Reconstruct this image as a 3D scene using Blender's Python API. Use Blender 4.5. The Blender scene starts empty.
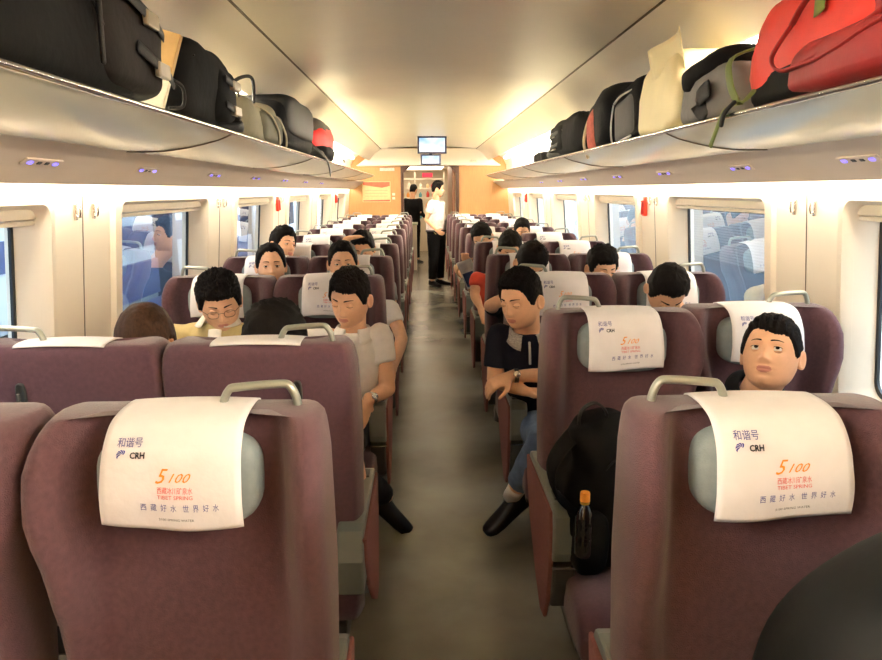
import bpy, bmesh, math, random
from mathutils import Vector, Matrix, Euler, noise
random.seed(7)
C = bpy.context.scene.collection
PI = math.pi
V = Vector
def lerp(a, b, t): return a + (b - a) * t
def sst(a, b, x):
    t = max(0.0, min(1.0, (x - a) / (b - a))); return t * t * (3 - 2 * t)
def interp(tab, x):
    if x <= tab[0][0]: return tab[0][1]
    for (a, va), (b, vb) in zip(tab, tab[1:]):
        if x <= b: return lerp(va, vb, (x - a) / (b - a))
    return tab[-1][1]

# ------------------------------------------------------------------ materials
def s2l(c):
    return tuple(((v / 255) / 12.92 if v / 255 <= .04045 else (((v / 255) + .055) / 1.055) ** 2.4) for v in c)
MATS = {}
def mat(name, rgb, rough=.6, metal=0, var=.12, vscale=30, bump=.0, bscale=200, emit=0, spec=.5, sheen=0, stretch=None, coat=0):
    if name in MATS: return MATS[name]
    m = bpy.data.materials.new(name); m.use_nodes = True
    n = m.node_tree.nodes; l = m.node_tree.links
    b = n['Principled BSDF']
    col = s2l(rgb) + (1,)
    tc = n.new('ShaderNodeTexCoord'); src = tc.outputs['Object']
    if stretch:
        mp = n.new('ShaderNodeMapping'); mp.inputs['Scale'].default_value = stretch
        l.new(src, mp.inputs['Vector']); src = mp.outputs['Vector']
    nt = n.new('ShaderNodeTexNoise'); nt.inputs['Scale'].default_value = vscale; nt.inputs['Detail'].default_value = 4
    l.new(src, nt.inputs['Vector'])
    cr = n.new('ShaderNodeValToRGB')
    cr.color_ramp.elements[0].position = .3; cr.color_ramp.elements[1].position = .7
    cr.color_ramp.elements[0].color = tuple(v * (1 - var) for v in col[:3]) + (1,)
    cr.color_ramp.elements[1].color = tuple(min(1, v * (1 + var)) for v in col[:3]) + (1,)
    l.new(nt.outputs['Fac'], cr.inputs['Fac'])
    l.new(cr.outputs['Color'], b.inputs['Base Color'])
    b.inputs['Roughness'].default_value = rough; b.inputs['Metallic'].default_value = metal
    b.inputs['Specular IOR Level'].default_value = spec
    if sheen: b.inputs['Sheen Weight'].default_value = sheen
    if coat: b.inputs['Coat Weight'].default_value = coat
    if bump:
        n2 = n.new('ShaderNodeTexNoise'); n2.inputs['Scale'].default_value = bscale; n2.inputs['Detail'].default_value = 3
        l.new(src, n2.inputs['Vector'])
        bp = n.new('ShaderNodeBump'); bp.inputs['Strength'].default_value = bump; bp.inputs['Distance'].default_value = .004
        l.new(n2.outputs['Fac'], bp.inputs['Height']); l.new(bp.outputs['Normal'], b.inputs['Normal'])
    if emit:
        b.inputs['Emission Color'].default_value = col; b.inputs['Emission Strength'].default_value = emit
    MATS[name] = m
    return m
def glow(name, rgb, strength):
    m = bpy.data.materials.new(name); m.use_nodes = True; n = m.node_tree.nodes; n.clear()
    e = n.new('ShaderNodeEmission'); e.inputs[0].default_value = s2l(rgb) + (1,); e.inputs[1].default_value = strength
    o = n.new('ShaderNodeOutputMaterial'); m.node_tree.links.new(e.outputs[0], o.inputs[0]); return m
def glass_mat():
    m = bpy.data.materials.new('window_glass'); m.use_nodes = True; n = m.node_tree.nodes; n.clear(); l = m.node_tree.links
    t = n.new('ShaderNodeBsdfTransparent'); t.inputs[0].default_value = (.62, .68, .72, 1)
    g = n.new('ShaderNodeBsdfGlossy'); g.inputs['Roughness'].default_value = .01; g.inputs[0].default_value = (.9, .95, 1, 1)
    lw = n.new('ShaderNodeLayerWeight'); lw.inputs[0].default_value = .35
    mr = n.new('ShaderNodeMath'); mr.operation = 'MULTIPLY_ADD'; mr.inputs[1].default_value = .52; mr.inputs[2].default_value = .03
    l.new(lw.outputs['Fresnel'], mr.inputs[0])
    mx = n.new('ShaderNodeMixShader'); l.new(mr.outputs[0], mx.inputs[0]); l.new(t.outputs[0], mx.inputs[1]); l.new(g.outputs[0], mx.inputs[2])
    o = n.new('ShaderNodeOutputMaterial'); l.new(mx.outputs[0], o.inputs[0]); return m

SEAT = mat('seat_fabric', (82, 55, 61), .85, var=.14, vscale=90, bump=.35, bscale=420, sheen=.25, spec=.25)
SEATB = mat('seat_back_fabric', (84, 57, 67), .85, var=.12, vscale=90, bump=.3, bscale=420, sheen=.2, spec=.25)
PANEL = mat('panel_fabric', (124, 80, 76), .8, var=.1, vscale=120, bump=.3, bscale=420, spec=.2)
GREY = mat('grey_plastic', (110, 115, 110), .42, var=.04)
DGREY = mat('dark_plastic', (58, 60, 58), .5, var=.05)
BLACKP = mat('black_plastic', (22, 22, 24), .4, var=.05)
HANDLE = mat('handle_grey', (150, 153, 142), .3, metal=.35, var=.03)
CHROME = mat('chrome', (205, 203, 198), .18, metal=1, var=.02)
PILLOW = mat('pillow_grey', (128, 138, 140), .8, var=.07, vscale=60, bump=.2, bscale=300)
CLOTH = mat('white_cover_cloth', (232, 228, 228), .85, var=.03, vscale=20, bump=.25, bscale=60)
INKB = mat('ink_blue', (58, 62, 140), .7, var=.02); INKK = mat('ink_black', (35, 35, 48), .7, var=.02)
INKO = mat('ink_orange', (236, 150, 40), .7, var=.02); INKR = mat('ink_red', (214, 70, 60), .7, var=.02)
CREAM = mat('cream_wall', (234, 222, 202), .42, var=.015, vscale=4)
CREAM2 = mat('cream_trim', (228, 216, 196), .4, var=.015, vscale=4)
CEIL = mat('ceiling_panel', (240, 233, 216), .36, var=.02, vscale=3)
PANELW = mat('service_panel', (214, 198, 180), .5, var=.02, vscale=6)
SEAM = mat('seam_dark', (96, 84, 66), .7, var=.02)
TRAY = mat('rack_tray', (218, 218, 196), .22, metal=.12, var=.03, vscale=3)
WOOD = mat('partition_wood', (198, 148, 92), .45, var=.1, vscale=6, stretch=(14, 14, 1))
FLOORM = mat('floor_vinyl', (112, 108, 96), .27, var=.28, vscale=2.2, bump=.05, bscale=80)
SKIN = mat('skin', (222, 172, 136), .5, var=.05, vscale=40, spec=.4)
SKIN2 = mat('skin_ruddy', (196, 138, 102), .5, var=.05, vscale=40, spec=.4)
LIPS = mat('lips', (194, 126, 108), .5, var=.04)
HAIR = mat('hair_black', (15, 11, 10), .7, spec=.12, var=.4, vscale=60, bump=.35, bscale=160, stretch=(3, 3, .6))
HAIRB = mat('hair_brown', (52, 33, 22), .65, spec=.15, var=.35, vscale=60, bump=.35, bscale=160, stretch=(3, 3, .6))
EYEW = mat('eye_white', (228, 220, 210), .25, var=.02); IRIS = mat('iris', (32, 20, 14), .15, var=.02)

# ------------------------------------------------------------------ object helpers
def tag(o, label=None, cat=None, group=None, kind=None):
    if label: o['label'] = label
    if cat: o['category'] = cat
    if group: o['group'] = group
    if kind: o['kind'] = kind
    return o
def empty(name, loc=(0, 0, 0), rz=0, **k):
    o = bpy.data.objects.new(name, None); C.objects.link(o); o.location = loc; o.rotation_euler = (0, 0, rz)
    o.empty_display_size = .05
    return tag(o, **k)
def link(name, me, mats, parent=None, smooth=True):
    if not isinstance(mats, (list, tuple)): mats = [mats]
    if not me.materials:
        for m in mats: me.materials.append(m)
    if smooth: me.polygons.foreach_set('use_smooth', [True] * len(me.polygons))
    o = bpy.data.objects.new(name, me); C.objects.link(o)
    if parent: o.parent = parent
    return o
def obj(name, bm, mats, parent=None, smooth=True, auto=None):
    bmesh.ops.recalc_face_normals(bm, faces=bm.faces)
    if auto is not None:
        for e in bm.edges:
            if len(e.link_faces) == 2 and e.calc_face_angle(0) > auto: e.smooth = False
    me = bpy.data.meshes.new(name); bm.to_mesh(me); bm.free()
    return link(name, me, mats, parent, smooth)
def box(bm, x0, x1, y0, y1, z0, z1, bev=0, mi=0, seg=2, M=None):
    r = bmesh.ops.create_cube(bm, size=1.0)
    vs = r['verts']
    for v in vs:
        v.co = V((lerp(x0, x1, v.co.x + .5), lerp(y0, y1, v.co.y + .5), lerp(z0, z1, v.co.z + .5)))
    fs = set(f for v in vs for f in v.link_faces)
    for f in fs: f.material_index = mi
    if bev:
        es = list(set(e for v in vs for e in v.link_edges))
        rr = bmesh.ops.bevel(bm, geom=es, offset=bev, segments=seg, profile=.5, affect='EDGES')
        for f in rr['faces']: f.material_index = mi
        vs = list(set(v for f in rr['faces'] for v in f.verts) | set(v for v in vs if v.is_valid))
    if M is not None:
        for v in vs:
            if v.is_valid: v.co = M @ v.co
    return vs
def boxo(name, x0, x1, y0, y1, z0, z1, m, parent=None, bev=.002, M=None):
    bm = bmesh.new(); box(bm, x0, x1, y0, y1, z0, z1, bev, M=M); return obj(name, bm, m, parent, smooth=False)
def loft(bm, rings, close=True, cap=True, mi=0):
    vr = [[bm.verts.new(p) for p in r] for r in rings]; n = len(vr[0]); fs = []
    for a, b in zip(vr, vr[1:]):
        for i in range(n if close else n - 1):
            j = (i + 1) % n; f = bm.faces.new((a[i], a[j], b[j], b[i])); f.material_index = mi; fs.append(f)
    if cap:
        for r in (vr[0], vr[-1]):
            c = bm.verts.new(sum((v.co for v in r), V()) / n)
            for i in range(n): f = bm.faces.new((r[i], r[(i + 1) % n], c)); f.material_index = mi
    return vr
def tube(bm, pts, rad, side=None, n=12, cap=True, mi=0, round_ends=True):
    pts = [V(p) for p in pts]
    if not isinstance(rad, (list, tuple)) or (len(rad) == 2 and len(pts) != 2): rad = [rad] * len(pts)
    rad = [(r, r) if not isinstance(r, (list, tuple)) else r for r in rad]
    T = []
    for i in range(len(pts)):
        a = pts[max(0, i - 1)]; b = pts[min(len(pts) - 1, i + 1)]; T.append((b - a).normalized())
    rings = []; prev = side
    if prev is None:
        t = T[0]; prev = t.cross(V((0, 0, 1))) if abs(t.z) < .9 else t.cross(V((1, 0, 0)))
    prev = V(prev)
    def ring(p, t, s, ra, rb):
        u = t.cross(s).normalized()
        return [p + s * (ra * math.cos(2 * PI * k / n)) + u * (rb * math.sin(2 * PI * k / n)) for k in range(n)]
    fr = []
    for p, t in zip(pts, T):
        s = prev - t * prev.dot(t)
        if s.length < 1e-6: s = t.orthogonal()
        s.normalize(); fr.append(s); prev = s if side is None else V(side)
    if cap and round_ends:
        for a in (.35, .75):
            r = rad[0]; h = min(r); c = math.cos((1 - a) * PI / 2); rings.append(ring(pts[0] - T[0] * h * math.sin((1 - a) * PI / 2), T[0], fr[0], r[0] * c, r[1] * c))
    for p, t, s, r in zip(pts, T, fr, rad): rings.append(ring(p, t, s, r[0], r[1]))
    if cap and round_ends:
        for a in (.75, .35):
            r = rad[-1]; h = min(r); c = math.cos((1 - a) * PI / 2); rings.append(ring(pts[-1] + T[-1] * h * math.sin((1 - a) * PI / 2), T[-1], fr[-1], r[0] * c, r[1] * c))
    return loft(bm, rings, cap=cap, mi=mi)
def smooth_path(pts, k=6, closed=False):
    pts = [V(p) for p in pts]; out = []
    n = len(pts)
    for i in range(n if closed else n - 1):
        g = lambda j: pts[j % n] if closed else pts[max(0, min(n - 1, j))]
        p0, p1, p2, p3 = g(i - 1), g(i), g(i + 1), g(i + 2)
        for s in range(k):
            t = s / k
            out.append(.5 * ((2 * p1) + (p2 - p0) * t + (2 * p0 - 5 * p1 + 4 * p2 - p3) * t * t + (3 * p1 - p0 - 3 * p2 + p3) * t ** 3))
    if not closed: out.append(pts[-1])
    return out
def prism(bm, poly, axis, a, b, bev=0, mi=0):
    # poly: list of 2D points; axis 'x': (y,z); 'y': (x,z); 'z': (x,y)
    def P(q, w):
        return V((w, q[0], q[1])) if axis == 'x' else V((q[0], w, q[1])) if axis == 'y' else V((q[0], q[1], w))
    v0 = [bm.verts.new(P(q, a)) for q in poly]; v1 = [bm.verts.new(P(q, b)) for q in poly]; n = len(poly)
    fs = [bm.faces.new(v0), bm.faces.new(v1[::-1])]
    for i in range(n): fs.append(bm.faces.new((v0[i], v0[(i + 1) % n], v1[(i + 1) % n], v1[i])))
    for f in fs: f.material_index = mi
    if bev:
        es = list(set(e for f in fs[:2] for e in f.edges))
        rr = bmesh.ops.bevel(bm, geom=es, offset=bev, segments=2, profile=.5, affect='EDGES')
        for f in rr['faces']: f.material_index = mi
def solid_grid(bm, P, nu, nv, th, mi=0):
    """sheet P(i,j)->Vector over nu x nv, given real thickness th"""
    g = [[V(P(i, j)) for j in range(nv)] for i in range(nu)]
    N = []
    for i in range(nu):
        row = []
        for j in range(nv):
            a = g[min(nu - 1, i + 1)][j] - g[max(0, i - 1)][j]; b = g[i][min(nv - 1, j + 1)] - g[i][max(0, j - 1)]
            row.append(a.cross(b).normalized())
        N.append(row)
    A = [[bm.verts.new(g[i][j] + N[i][j] * th / 2) for j in range(nv)] for i in range(nu)]
    B = [[bm.verts.new(g[i][j] - N[i][j] * th / 2) for j in range(nv)] for i in range(nu)]
    def F(*v):
        f = bm.faces.new(v); f.material_index = mi
    for i in range(nu - 1):
        for j in range(nv - 1):
            F(A[i][j], A[i + 1][j], A[i + 1][j + 1], A[i][j + 1]); F(B[i][j], B[i][j + 1], B[i + 1][j + 1], B[i + 1][j])
    for i in range(nu - 1):
        F(A[i][0], B[i][0], B[i + 1][0], A[i + 1][0]); F(A[i][-1], A[i + 1][-1], B[i + 1][-1], B[i][-1])
    for j in range(nv - 1):
        F(A[0][j], A[0][j + 1], B[0][j + 1], B[0][j]); F(A[-1][j], B[-1][j], B[-1][j + 1], A[-1][j + 1])
def copy_tree(o, parent=None):
    c = o.copy(); C.objects.link(c)
    if parent: c.parent = parent
    for ch in list(o.children): copy_tree(ch, c)
    return c
def sgnpow(v, e): return math.copysign(abs(v) ** e, v)
def soft_box(bm, c, s, e=.35, nu=28, nv=18, lump=.0, lsc=6, seed=0, M=None, mi=0, shape=None):
    """super-ellipsoid with lumps; s = half sizes"""
    c = V(c); rings = []
    for j in range(1, nv):
        th = PI * j / nv; z = sgnpow(math.cos(th), e); r = abs(math.sin(th)) ** e; ring = []
        for i in range(nu):
            ph = 2 * PI * i / nu
            p = V((r * sgnpow(math.cos(ph), e), r * sgnpow(math.sin(ph), e), z))
            q = V((p.x * s[0], p.y * s[1], p.z * s[2]))
            if shape: q = V(shape(q))
            if lump: q += p.normalized() * lump * noise.noise((q + V((seed, seed * 2, 0))) * lsc)
            q += c
            ring.append(M @ q if M else q)
        rings.append(ring)
    return loft(bm, rings, mi=mi)
def text_bm(bm, txt, size, mi, fmap, x0, y0, width=None, shear=0, bold=0):
    cu = bpy.data.curves.new('t', 'FONT'); cu.body = txt; cu.size = size; cu.resolution_u = 2; cu.shear = shear; cu.offset = bold
    o = bpy.data.objects.new('t', cu); C.objects.link(o)
    dg = bpy.context.evaluated_depsgraph_get(); dg.update()
    me = bpy.data.meshes.new_from_object(o.evaluated_get(dg))
    vs = [v.co.copy() for v in me.vertices]
    if vs:
        w0 = min(v.x for v in vs); w1 = max(v.x for v in vs); sc = (width / (w1 - w0)) if width else 1
        nv = [bm.verts.new(fmap(x0 + (v.x - w0) * sc, y0 + v.y)) for v in vs]
        for p in me.polygons:
            try:
                f = bm.faces.new([nv[i] for i in p.vertices]); f.material_index = mi
            except ValueError: pass
    bpy.data.objects.remove(o); bpy.data.meshes.remove(me); bpy.data.curves.remove(cu)

# ------------------------------------------------------------------ camera (fitted to the photograph)
cam = bpy.data.cameras.new('camera'); co = bpy.data.objects.new('camera', cam); C.objects.link(co)
F_ = V((0.02312952, 0.98104069, -0.19241672)); R_ = V((0.99969004, -0.02446938, -0.00458953)); U_ = V((0.00921084, 0.19225092, 0.98130257))
co.matrix_world = Matrix(((R_.x, U_.x, -F_.x, -.0999), (R_.y, U_.y, -F_.y, 0), (R_.z, U_.z, -F_.z, 1.5736), (0, 0, 0, 1)))
cam.sensor_width = 36; cam.lens = 36 * 712 / 882; cam.sensor_fit = 'HORIZONTAL'; cam.clip_start = .02; cam.clip_end = 200
bpy.context.scene.camera = co
WASH, COVE, SKY = 30, 150, 14
vs_ = bpy.context.scene.view_settings; vs_.view_transform = 'Standard'; vs_.look = 'None'; vs_.gamma = 1; vs_.use_curve_mapping = False; vs_.exposure = .45
# ------------------------------------------------------------------ the carriage shell
Y0, Y1 = -1.2, 13.0
def struct(name, bm, m, parent=None, smooth=False, auto=None):
    o = obj(name, bm, m, parent, smooth, auto)
    if parent is None: o['kind'] = 'structure'
    return o
bm = bmesh.new(); box(bm, -1.6, 1.6, Y0, 19, -.06, 0); struct('floor', bm, FLOORM)
def xw(z): return 1.43 + .08 * (1.4 - z)
WINS = [(-.75, .5), (1.25, 2.51), (3.15, 4.36), (5.1, 6.27), (7.06, 8.26), (9.05, 10.2), (11.0, 12.05)]
WZ0, WZ1 = .78, 1.535
def slab(bm, s, y0, y1, z0, z1, th=.12, inset=0, mi=0):
    vs = []
    for z in (z0, z1):
        for y in (y0, y1):
            vs.append((bm.verts.new((s * (xw(z) - inset), y, z)), bm.verts.new((s * (xw(z) - inset + th), y, z))))
    a, b, c, d = vs
    for f in ((a[0], b[0], d[0], c[0]), (a[1], c[1], d[1], b[1]), (a[0], a[1], b[1], b[0]), (c[0], d[0], d[1], c[1]), (a[0], c[0], c[1], a[1]), (b[0], b[1], d[1], d[0])):
        bm.faces.new(f).material_index = mi
GLASS = glass_mat()
GASK = mat('gasket_black', (24, 26, 30), .5, var=.02)
def rrect(y0, y1, z0, z1, r, n=5):
    out = []
    for cy, cz, a in ((y1 - r, z1 - r, 0), (y0 + r, z1 - r, 90), (y0 + r, z0 + r, 180), (y1 - r, z0 + r, 270)):
        for k in range(n + 1):
            t = math.radians(a + 90 * k / n); out.append((cy + r * math.cos(t), cz + r * math.sin(t)))
    return out
wn = 0
for s, side in ((-1, 'left'), (1, 'right')):
    bm = bmesh.new()
    ys = [Y0] + [v for w in WINS for v in w] + [Y1]
    for a, b in zip(ys[0::2], ys[1::2]): slab(bm, s, a, b, 0, 1.95)
    for a, b in WINS:
        slab(bm, s, a, b, 0, WZ0); slab(bm, s, a, b, WZ1, 1.95)
    for a, b in zip([w[1] for w in WINS[:-1]], [w[0] for w in WINS[1:]]):
        for yy in (a + .20, b - .20) if b - a < .5 else ((a + b) / 2,):
            slab(bm, s, yy - .0025, yy + .0025, .1, 1.56, th=.01, inset=.002, mi=1)
    struct('wall_' + side, bm, [CREAM, SEAM])
    bm = bmesh.new(); slab(bm, s, Y0, Y1, 0.0, .12, th=.03, inset=.029); struct('baseboard_' + side, bm, DGREY)
    for a, b in WINS:
        wn += 1
        bm = bmesh.new()
        def ring(d, dx, r):
            return [V((s * (xw(z) + dx), y, z)) for y, z in rrect(a - .075 + d, b + .075 - d, WZ0 - .06 + d, WZ1 + .025 - d * .55, r)]
        rs = [ring(0, .001, .05), ring(.008, -.022, .05), ring(.05, -.03, .05), ring(.07, -.012, .05), ring(.105, .075, .055)]
        loft(bm, rs, cap=False)
        loft(bm, [ring(.10, .072, .055), ring(.12, .072, .05), ring(.12, .082, .05)], cap=False, mi=1)
        w = struct('window_%d' % wn, bm, [CREAM2, GASK], auto=.6); w.data.polygons.foreach_set('use_smooth', [True] * len(w.data.polygons))
        bm = bmesh.new()
        r1 = [bm.verts.new(p) for p in ring(.106, .078, .055)]; bm.faces.new(r1)
        o = obj('glass_pane', bm, GLASS, w, smooth=False)
        bm = bmesh.new()
        for z0, z1, t in ((1.482, 1.518, 0), (1.462, 1.479, .006)):
            x0 = xw(1.48) + .004 + t; box(bm, min(s * x0, s * (x0 + .03)), max(s * x0, s * (x0 + .03)), a + .005, b - .005, z0, z1, .004)
        o = obj('blind_rail', bm, mat('blind_cream', (214, 202, 178), .5, var=.02), w, smooth=False); o['label'] = 'cream roller blind rolled up in its rail'

# ceiling with coves
prof = [(0, 2.325), (.28, 2.322), (.57, 2.308), (.817, 2.281), (.823, 2.294), (.829, 2.280), (.89, 2.245), (.95, 2.19), (1.0, 2.125), (1.03, 2.088), (1.045, 2.086), (1.055, 2.10), (1.065, 2.16), (1.12, 2.20), (1.22, 2.20), (1.32, 2.14), (1.38, 2.02), (1.40, 1.75)]
full = [(-x, z) for x, z in prof[::-1]] + prof[1:]
bm = bmesh.new()
yy = [Y0, 1, 3, 5, 7, 9, 11, Y1]
outer = [(x * 1.05 + (.02 if x > 0 else -.02), z + .06) for x, z in full]
def ringy(y): return [V((x, y, z)) for x, z in full] + [V((x, y, z)) for x, z in outer[::-1]]
loft(bm, [ringy(y) for y in yy], cap=False)
cl = struct('ceiling', bm, CEIL, auto=.5); cl.data.polygons.foreach_set('use_smooth', [True] * len(cl.data.polygons))
for i, s in enumerate((-1, 1)):
    bm = bmesh.new(); box(bm, s * .823 - .006, s * .823 + .006, Y0, Y1, 2.278, 2.296)
    struct('trim_%d' % (i + 1), bm, SEAM)
# service panels under the racks, with an up-turned lip that hides the light strip
for i, s in enumerate((-1, 1)):
    P = [(1.15, 1.722), (1.20, 1.692), (1.27, 1.646), (1.325, 1.606), (1.334, 1.600), (1.340, 1.604), (1.335, 1.615), (1.28, 1.66), (1.21, 1.71), (1.16, 1.74)]
    bm = bmesh.new(); prism(bm, [(s * x, z) for x, z in P], 'y', Y0, Y1)
    struct('trim_%d' % (i + 3), bm, PANELW)
# racks
LED = glow('led_blue', (110, 96, 255), 2.6)
for s, side in ((-1, 'left'), (1, 'right')):
    YE = 11.2
    rk = empty('luggage_rack', (s * .79, Y0, 1.78), label='long silver luggage rack with chrome front rail on the %s wall' % side, cat='luggage rack')
    def rp(y, top):
        # cross-section of the tray at y, tapering in the last metre
        k = 1 - sst(YE - 1.1, YE, y) ** 2 * .96
        xl = 1.2 - (1.2 - .79) * k
        A = [(xl, 1.778), (lerp(xl, 1.2, .12), 1.757), (lerp(xl, 1.2, .35), 1.733), (lerp(xl, 1.2, .6), 1.718), (lerp(xl, 1.2, .88), 1.716), (1.22, 1.722)]
        B = [(1.38, 1.74), (1.22, 1.745), (lerp(xl, 1.2, .8), 1.738), (lerp(xl, 1.2, .5), 1.742), (lerp(xl, 1.2, .2), 1.762), (xl + .004, 1.786)]
        return [V((s * x, y, z)) for x, z in A + B]
    ys = [Y0, 0, 2, 4, 6, 8, 9.5, 10.1, 10.4, 10.6, 10.8, 10.95, 11.05, 11.12, 11.17, 11.2]
    bm = bmesh.new(); loft(bm, [rp(y, 0) for y in ys])
    t = obj('tray', bm, TRAY, rk, auto=.7); t.matrix_parent_inverse = Matrix.Translation((-s * .79, -Y0, -1.78))
    bm = bmesh.new()
    tube(bm, [rp(y, 0)[0] + V((0, 0, .004)) for y in ys if y < 11.21], (.011, .008), side=(1, 0, 0), n=10)
    t = obj('front_rail', bm, CHROME, rk); t.matrix_parent_inverse = Matrix.Translation((-s * .79, -Y0, -1.78)); t['label'] = 'chrome front rail'
    for ysm in (.75, 2.68, 4.6, 6.5, 8.4, 10.2):
        bm = bmesh.new()
        pts = [q + V((0, 0, -.0015)) for q in rp(ysm, 0)[0:6]]
        pts = [q + V((0, -.06 * abs(abs(q.x) - .79), 0)) for q in pts]
        tube(bm, smooth_path(pts, 3), .0028, n=6)
        t = obj('seam', bm, SEAM, rk); t.matrix_parent_inverse = Matrix.Translation((-s * .79, -Y0, -1.78)); t['label'] = 'dark joint between tray sections'
    # lamp tubes: wall-washer strip under the panel and cove strip at the back of the rack
    EM = glow('lamp_wall_' + side, (255, 243, 224), WASH); EC = glow('lamp_cove_' + side, (255, 242, 222), COVE)
    bm = bmesh.new(); box(bm, min(s * 1.352, s * 1.385), max(s * 1.352, s * 1.385), Y0 + .1, Y1 - .1, 1.618, 1.634)
    o = obj('light_strip', bm, EM, smooth=False); tag(o, 'warm white light strip washing the %s wall above the windows' % side, 'light strip')
    bm = bmesh.new(); box(bm, min(s * 1.20, s * 1.24), max(s * 1.20, s * 1.24), Y0 + .1, Y1 - 1.3, 2.075, 2.10)
    box(bm, min(s * 1.21, s * 1.23), max(s * 1.21, s * 1.23), 3, 3.02, 2.095, 2.21); 
    o = obj('cove_light', bm, EC, smooth=False); tag(o, 'long warm cove light above the %s luggage rack' % side, 'light strip')
# reading lights
rlm = bmesh.new(); box(rlm, -.004, .004, -.105, .105, -.016, .016, .003)
def at_panel(s, y, t=.5):
    return (s * lerp(1.205, 1.315, t), y, lerp(1.687, 1.612, t))
first = None
PY = [2.22, 3.05, 4.02, 5.0, 6.05, 7.1, 8.2]
for s, side in ((-1, 'left'), (1, 'right')):
    for i, y in enumerate(PY):
        if first is None:
            first = empty('reading_light', group='reading light units under the racks', cat='reading light')
            obj('bezel', rlm, PANELW, first, smooth=False)
            for d in (-.072, .072):
                b = bmesh.new(); box(b, -.007, .001, d - .012, d + .012, -.006, .006, .002); obj('led', b, LED, first, smooth=False)
            for d in (-.022, .022):
                b = bmesh.new(); box(b, -.0065, .001, d - .011, d + .011, -.006, .006, .002); obj('switch', b, DGREY, first, smooth=False)
            o = first
        else: o = copy_tree(first)
        o.location = at_panel(s, y, .33)
        ang = math.atan2(.075, .11)
        o.rotation_euler = (0, (-PI / 2 + ang) if s > 0 else (PI / 2 - ang), 0)
        if s > 0: o.rotation_euler = (0, PI / 2 + ang - PI, 0)
        else: o.rotation_euler = (0, -(PI / 2 + ang), 0)
        o['label'] = 'reading light with two blue leds under the %s rack, %s the camera' % (side, ['nearest to', 'second from', 'third from', 'fourth from', 'fifth from', 'sixth from', 'seventh from'][i])
# coat hooks
hk = None
for s, side in ((-1, 'left'), (1, 'right')):
    for i, y in enumerate((2.76, 2.91, 4.66, 4.80, 6.60, 6.74)):
        if hk is None:
            hk = empty('coat_hook', cat='coat hook', group='chrome coat hooks between the windows')
            b = bmesh.new(); box(b, -.006, .006, -.008, .008, -.032, .032, .004); obj('plate', b, CHROME, hk, smooth=False)
            b = bmesh.new(); tube(b, [(-.006, 0, -.018), (-.014, 0, -.020), (-.018, 0, -.006), (-.018, 0, .024)], .004, n=8); obj('hook', b, CHROME, hk)
            o = hk
        else: o = copy_tree(hk)
        z = 1.5; o.location = (s * (xw(z) - .007), y, z); o.rotation_euler = (0, 0, 0 if s > 0 else PI)
        o['label'] = 'chrome coat hook on the %s wall, %s hook of the %s pair between windows' % (side, 'nearer' if i % 2 == 0 else 'farther', ['nearest', 'second', 'third'][i // 2])
# emergency hammers
RED = mat('red_plastic', (214, 52, 30), .4, var=.05)
for s, y, lab in ((1, 4.9, 'red emergency hammer on the right wall beside the third window'), (-1, 6.55, 'red emergency hammer on the left wall between far windows'),
                  (1, 10.6, 'small red emergency hammer at the far end of the right wall'), (-1, 10.9, 'small red emergency hammer at the far end of the left wall')):
    z = 1.46; r = empty('emergency_hammer', (s * (xw(z) - .012), y, z), label=lab, cat='emergency hammer')
    b = bmesh.new(); box(b, -.012, .012, -.022, .022, -.065, .065, .005); obj('holder', b, RED, r, smooth=False)
    b = bmesh.new(); tube(b, [(-s * .02, 0, -.05), (-s * .02, 0, .03)], .007, n=8); tube(b, [(-s * .02, -.02, .035), (-s * .02, .02, .035)], .008, n=8); obj('hammer', b, mat('hammer_red', (180, 36, 24), .4), r)

# far bulkhead, partition, door frame
bm = bmesh.new(); prism(bm, [(-1.26, 2.0), (1.26, 2.0), (1.12, 2.1), (.96, 2.2), (.8, 2.29), (-.8, 2.29), (-.96, 2.2), (-1.12, 2.1)], 'y', 12.7, 13.0, .008)
struct('trim_5', bm, CEIL)
bm = bmesh.new()
for x0, x1, z0, z1 in ((-1.52, -.5, 0, 2.1), (.54, 1.52, 0, 2.1), (-.5, .54, 2.04, 2.1), (-1.5, 1.5, 2.1, 2.4)):
    box(bm, x0, x1, 13.0, 13.08, z0, z1)
struct('wall_back', bm, WOOD)
bm = bmesh.new()
o_ = [(-.5, 0), (-.5, 1.9), (-.36, 2.045), (.40, 2.045), (.54, 1.9), (.54, 0)]
i_ = [(-.45, 0), (-.45, 1.88), (-.335, 1.995), (.375, 1.995), (.49, 1.88), (.49, 0)]
for a in range(5):
    prism(bm, [o_[a], o_[a + 1], i_[a + 1], i_[a]], 'y', 12.97, 13.12)
for c in ((-.5, 1.9, -.36, 2.045, -.5, 2.05), (.54, 1.9, .40, 2.045, .54, 2.05)):
    prism(bm, [(c[0], c[1]), (c[2], c[3]), (c[4], c[5])], 'y', 12.985, 13.1)
struct('door_1', bm, mat('door_frame_bronze', (70, 48, 38), .35, metal=.5))
bm = bmesh.new(); box(bm, -1.6, 1.6, Y0 - .06, Y0, 0, 2.4); struct('wall_front', bm, WOOD)
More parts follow.
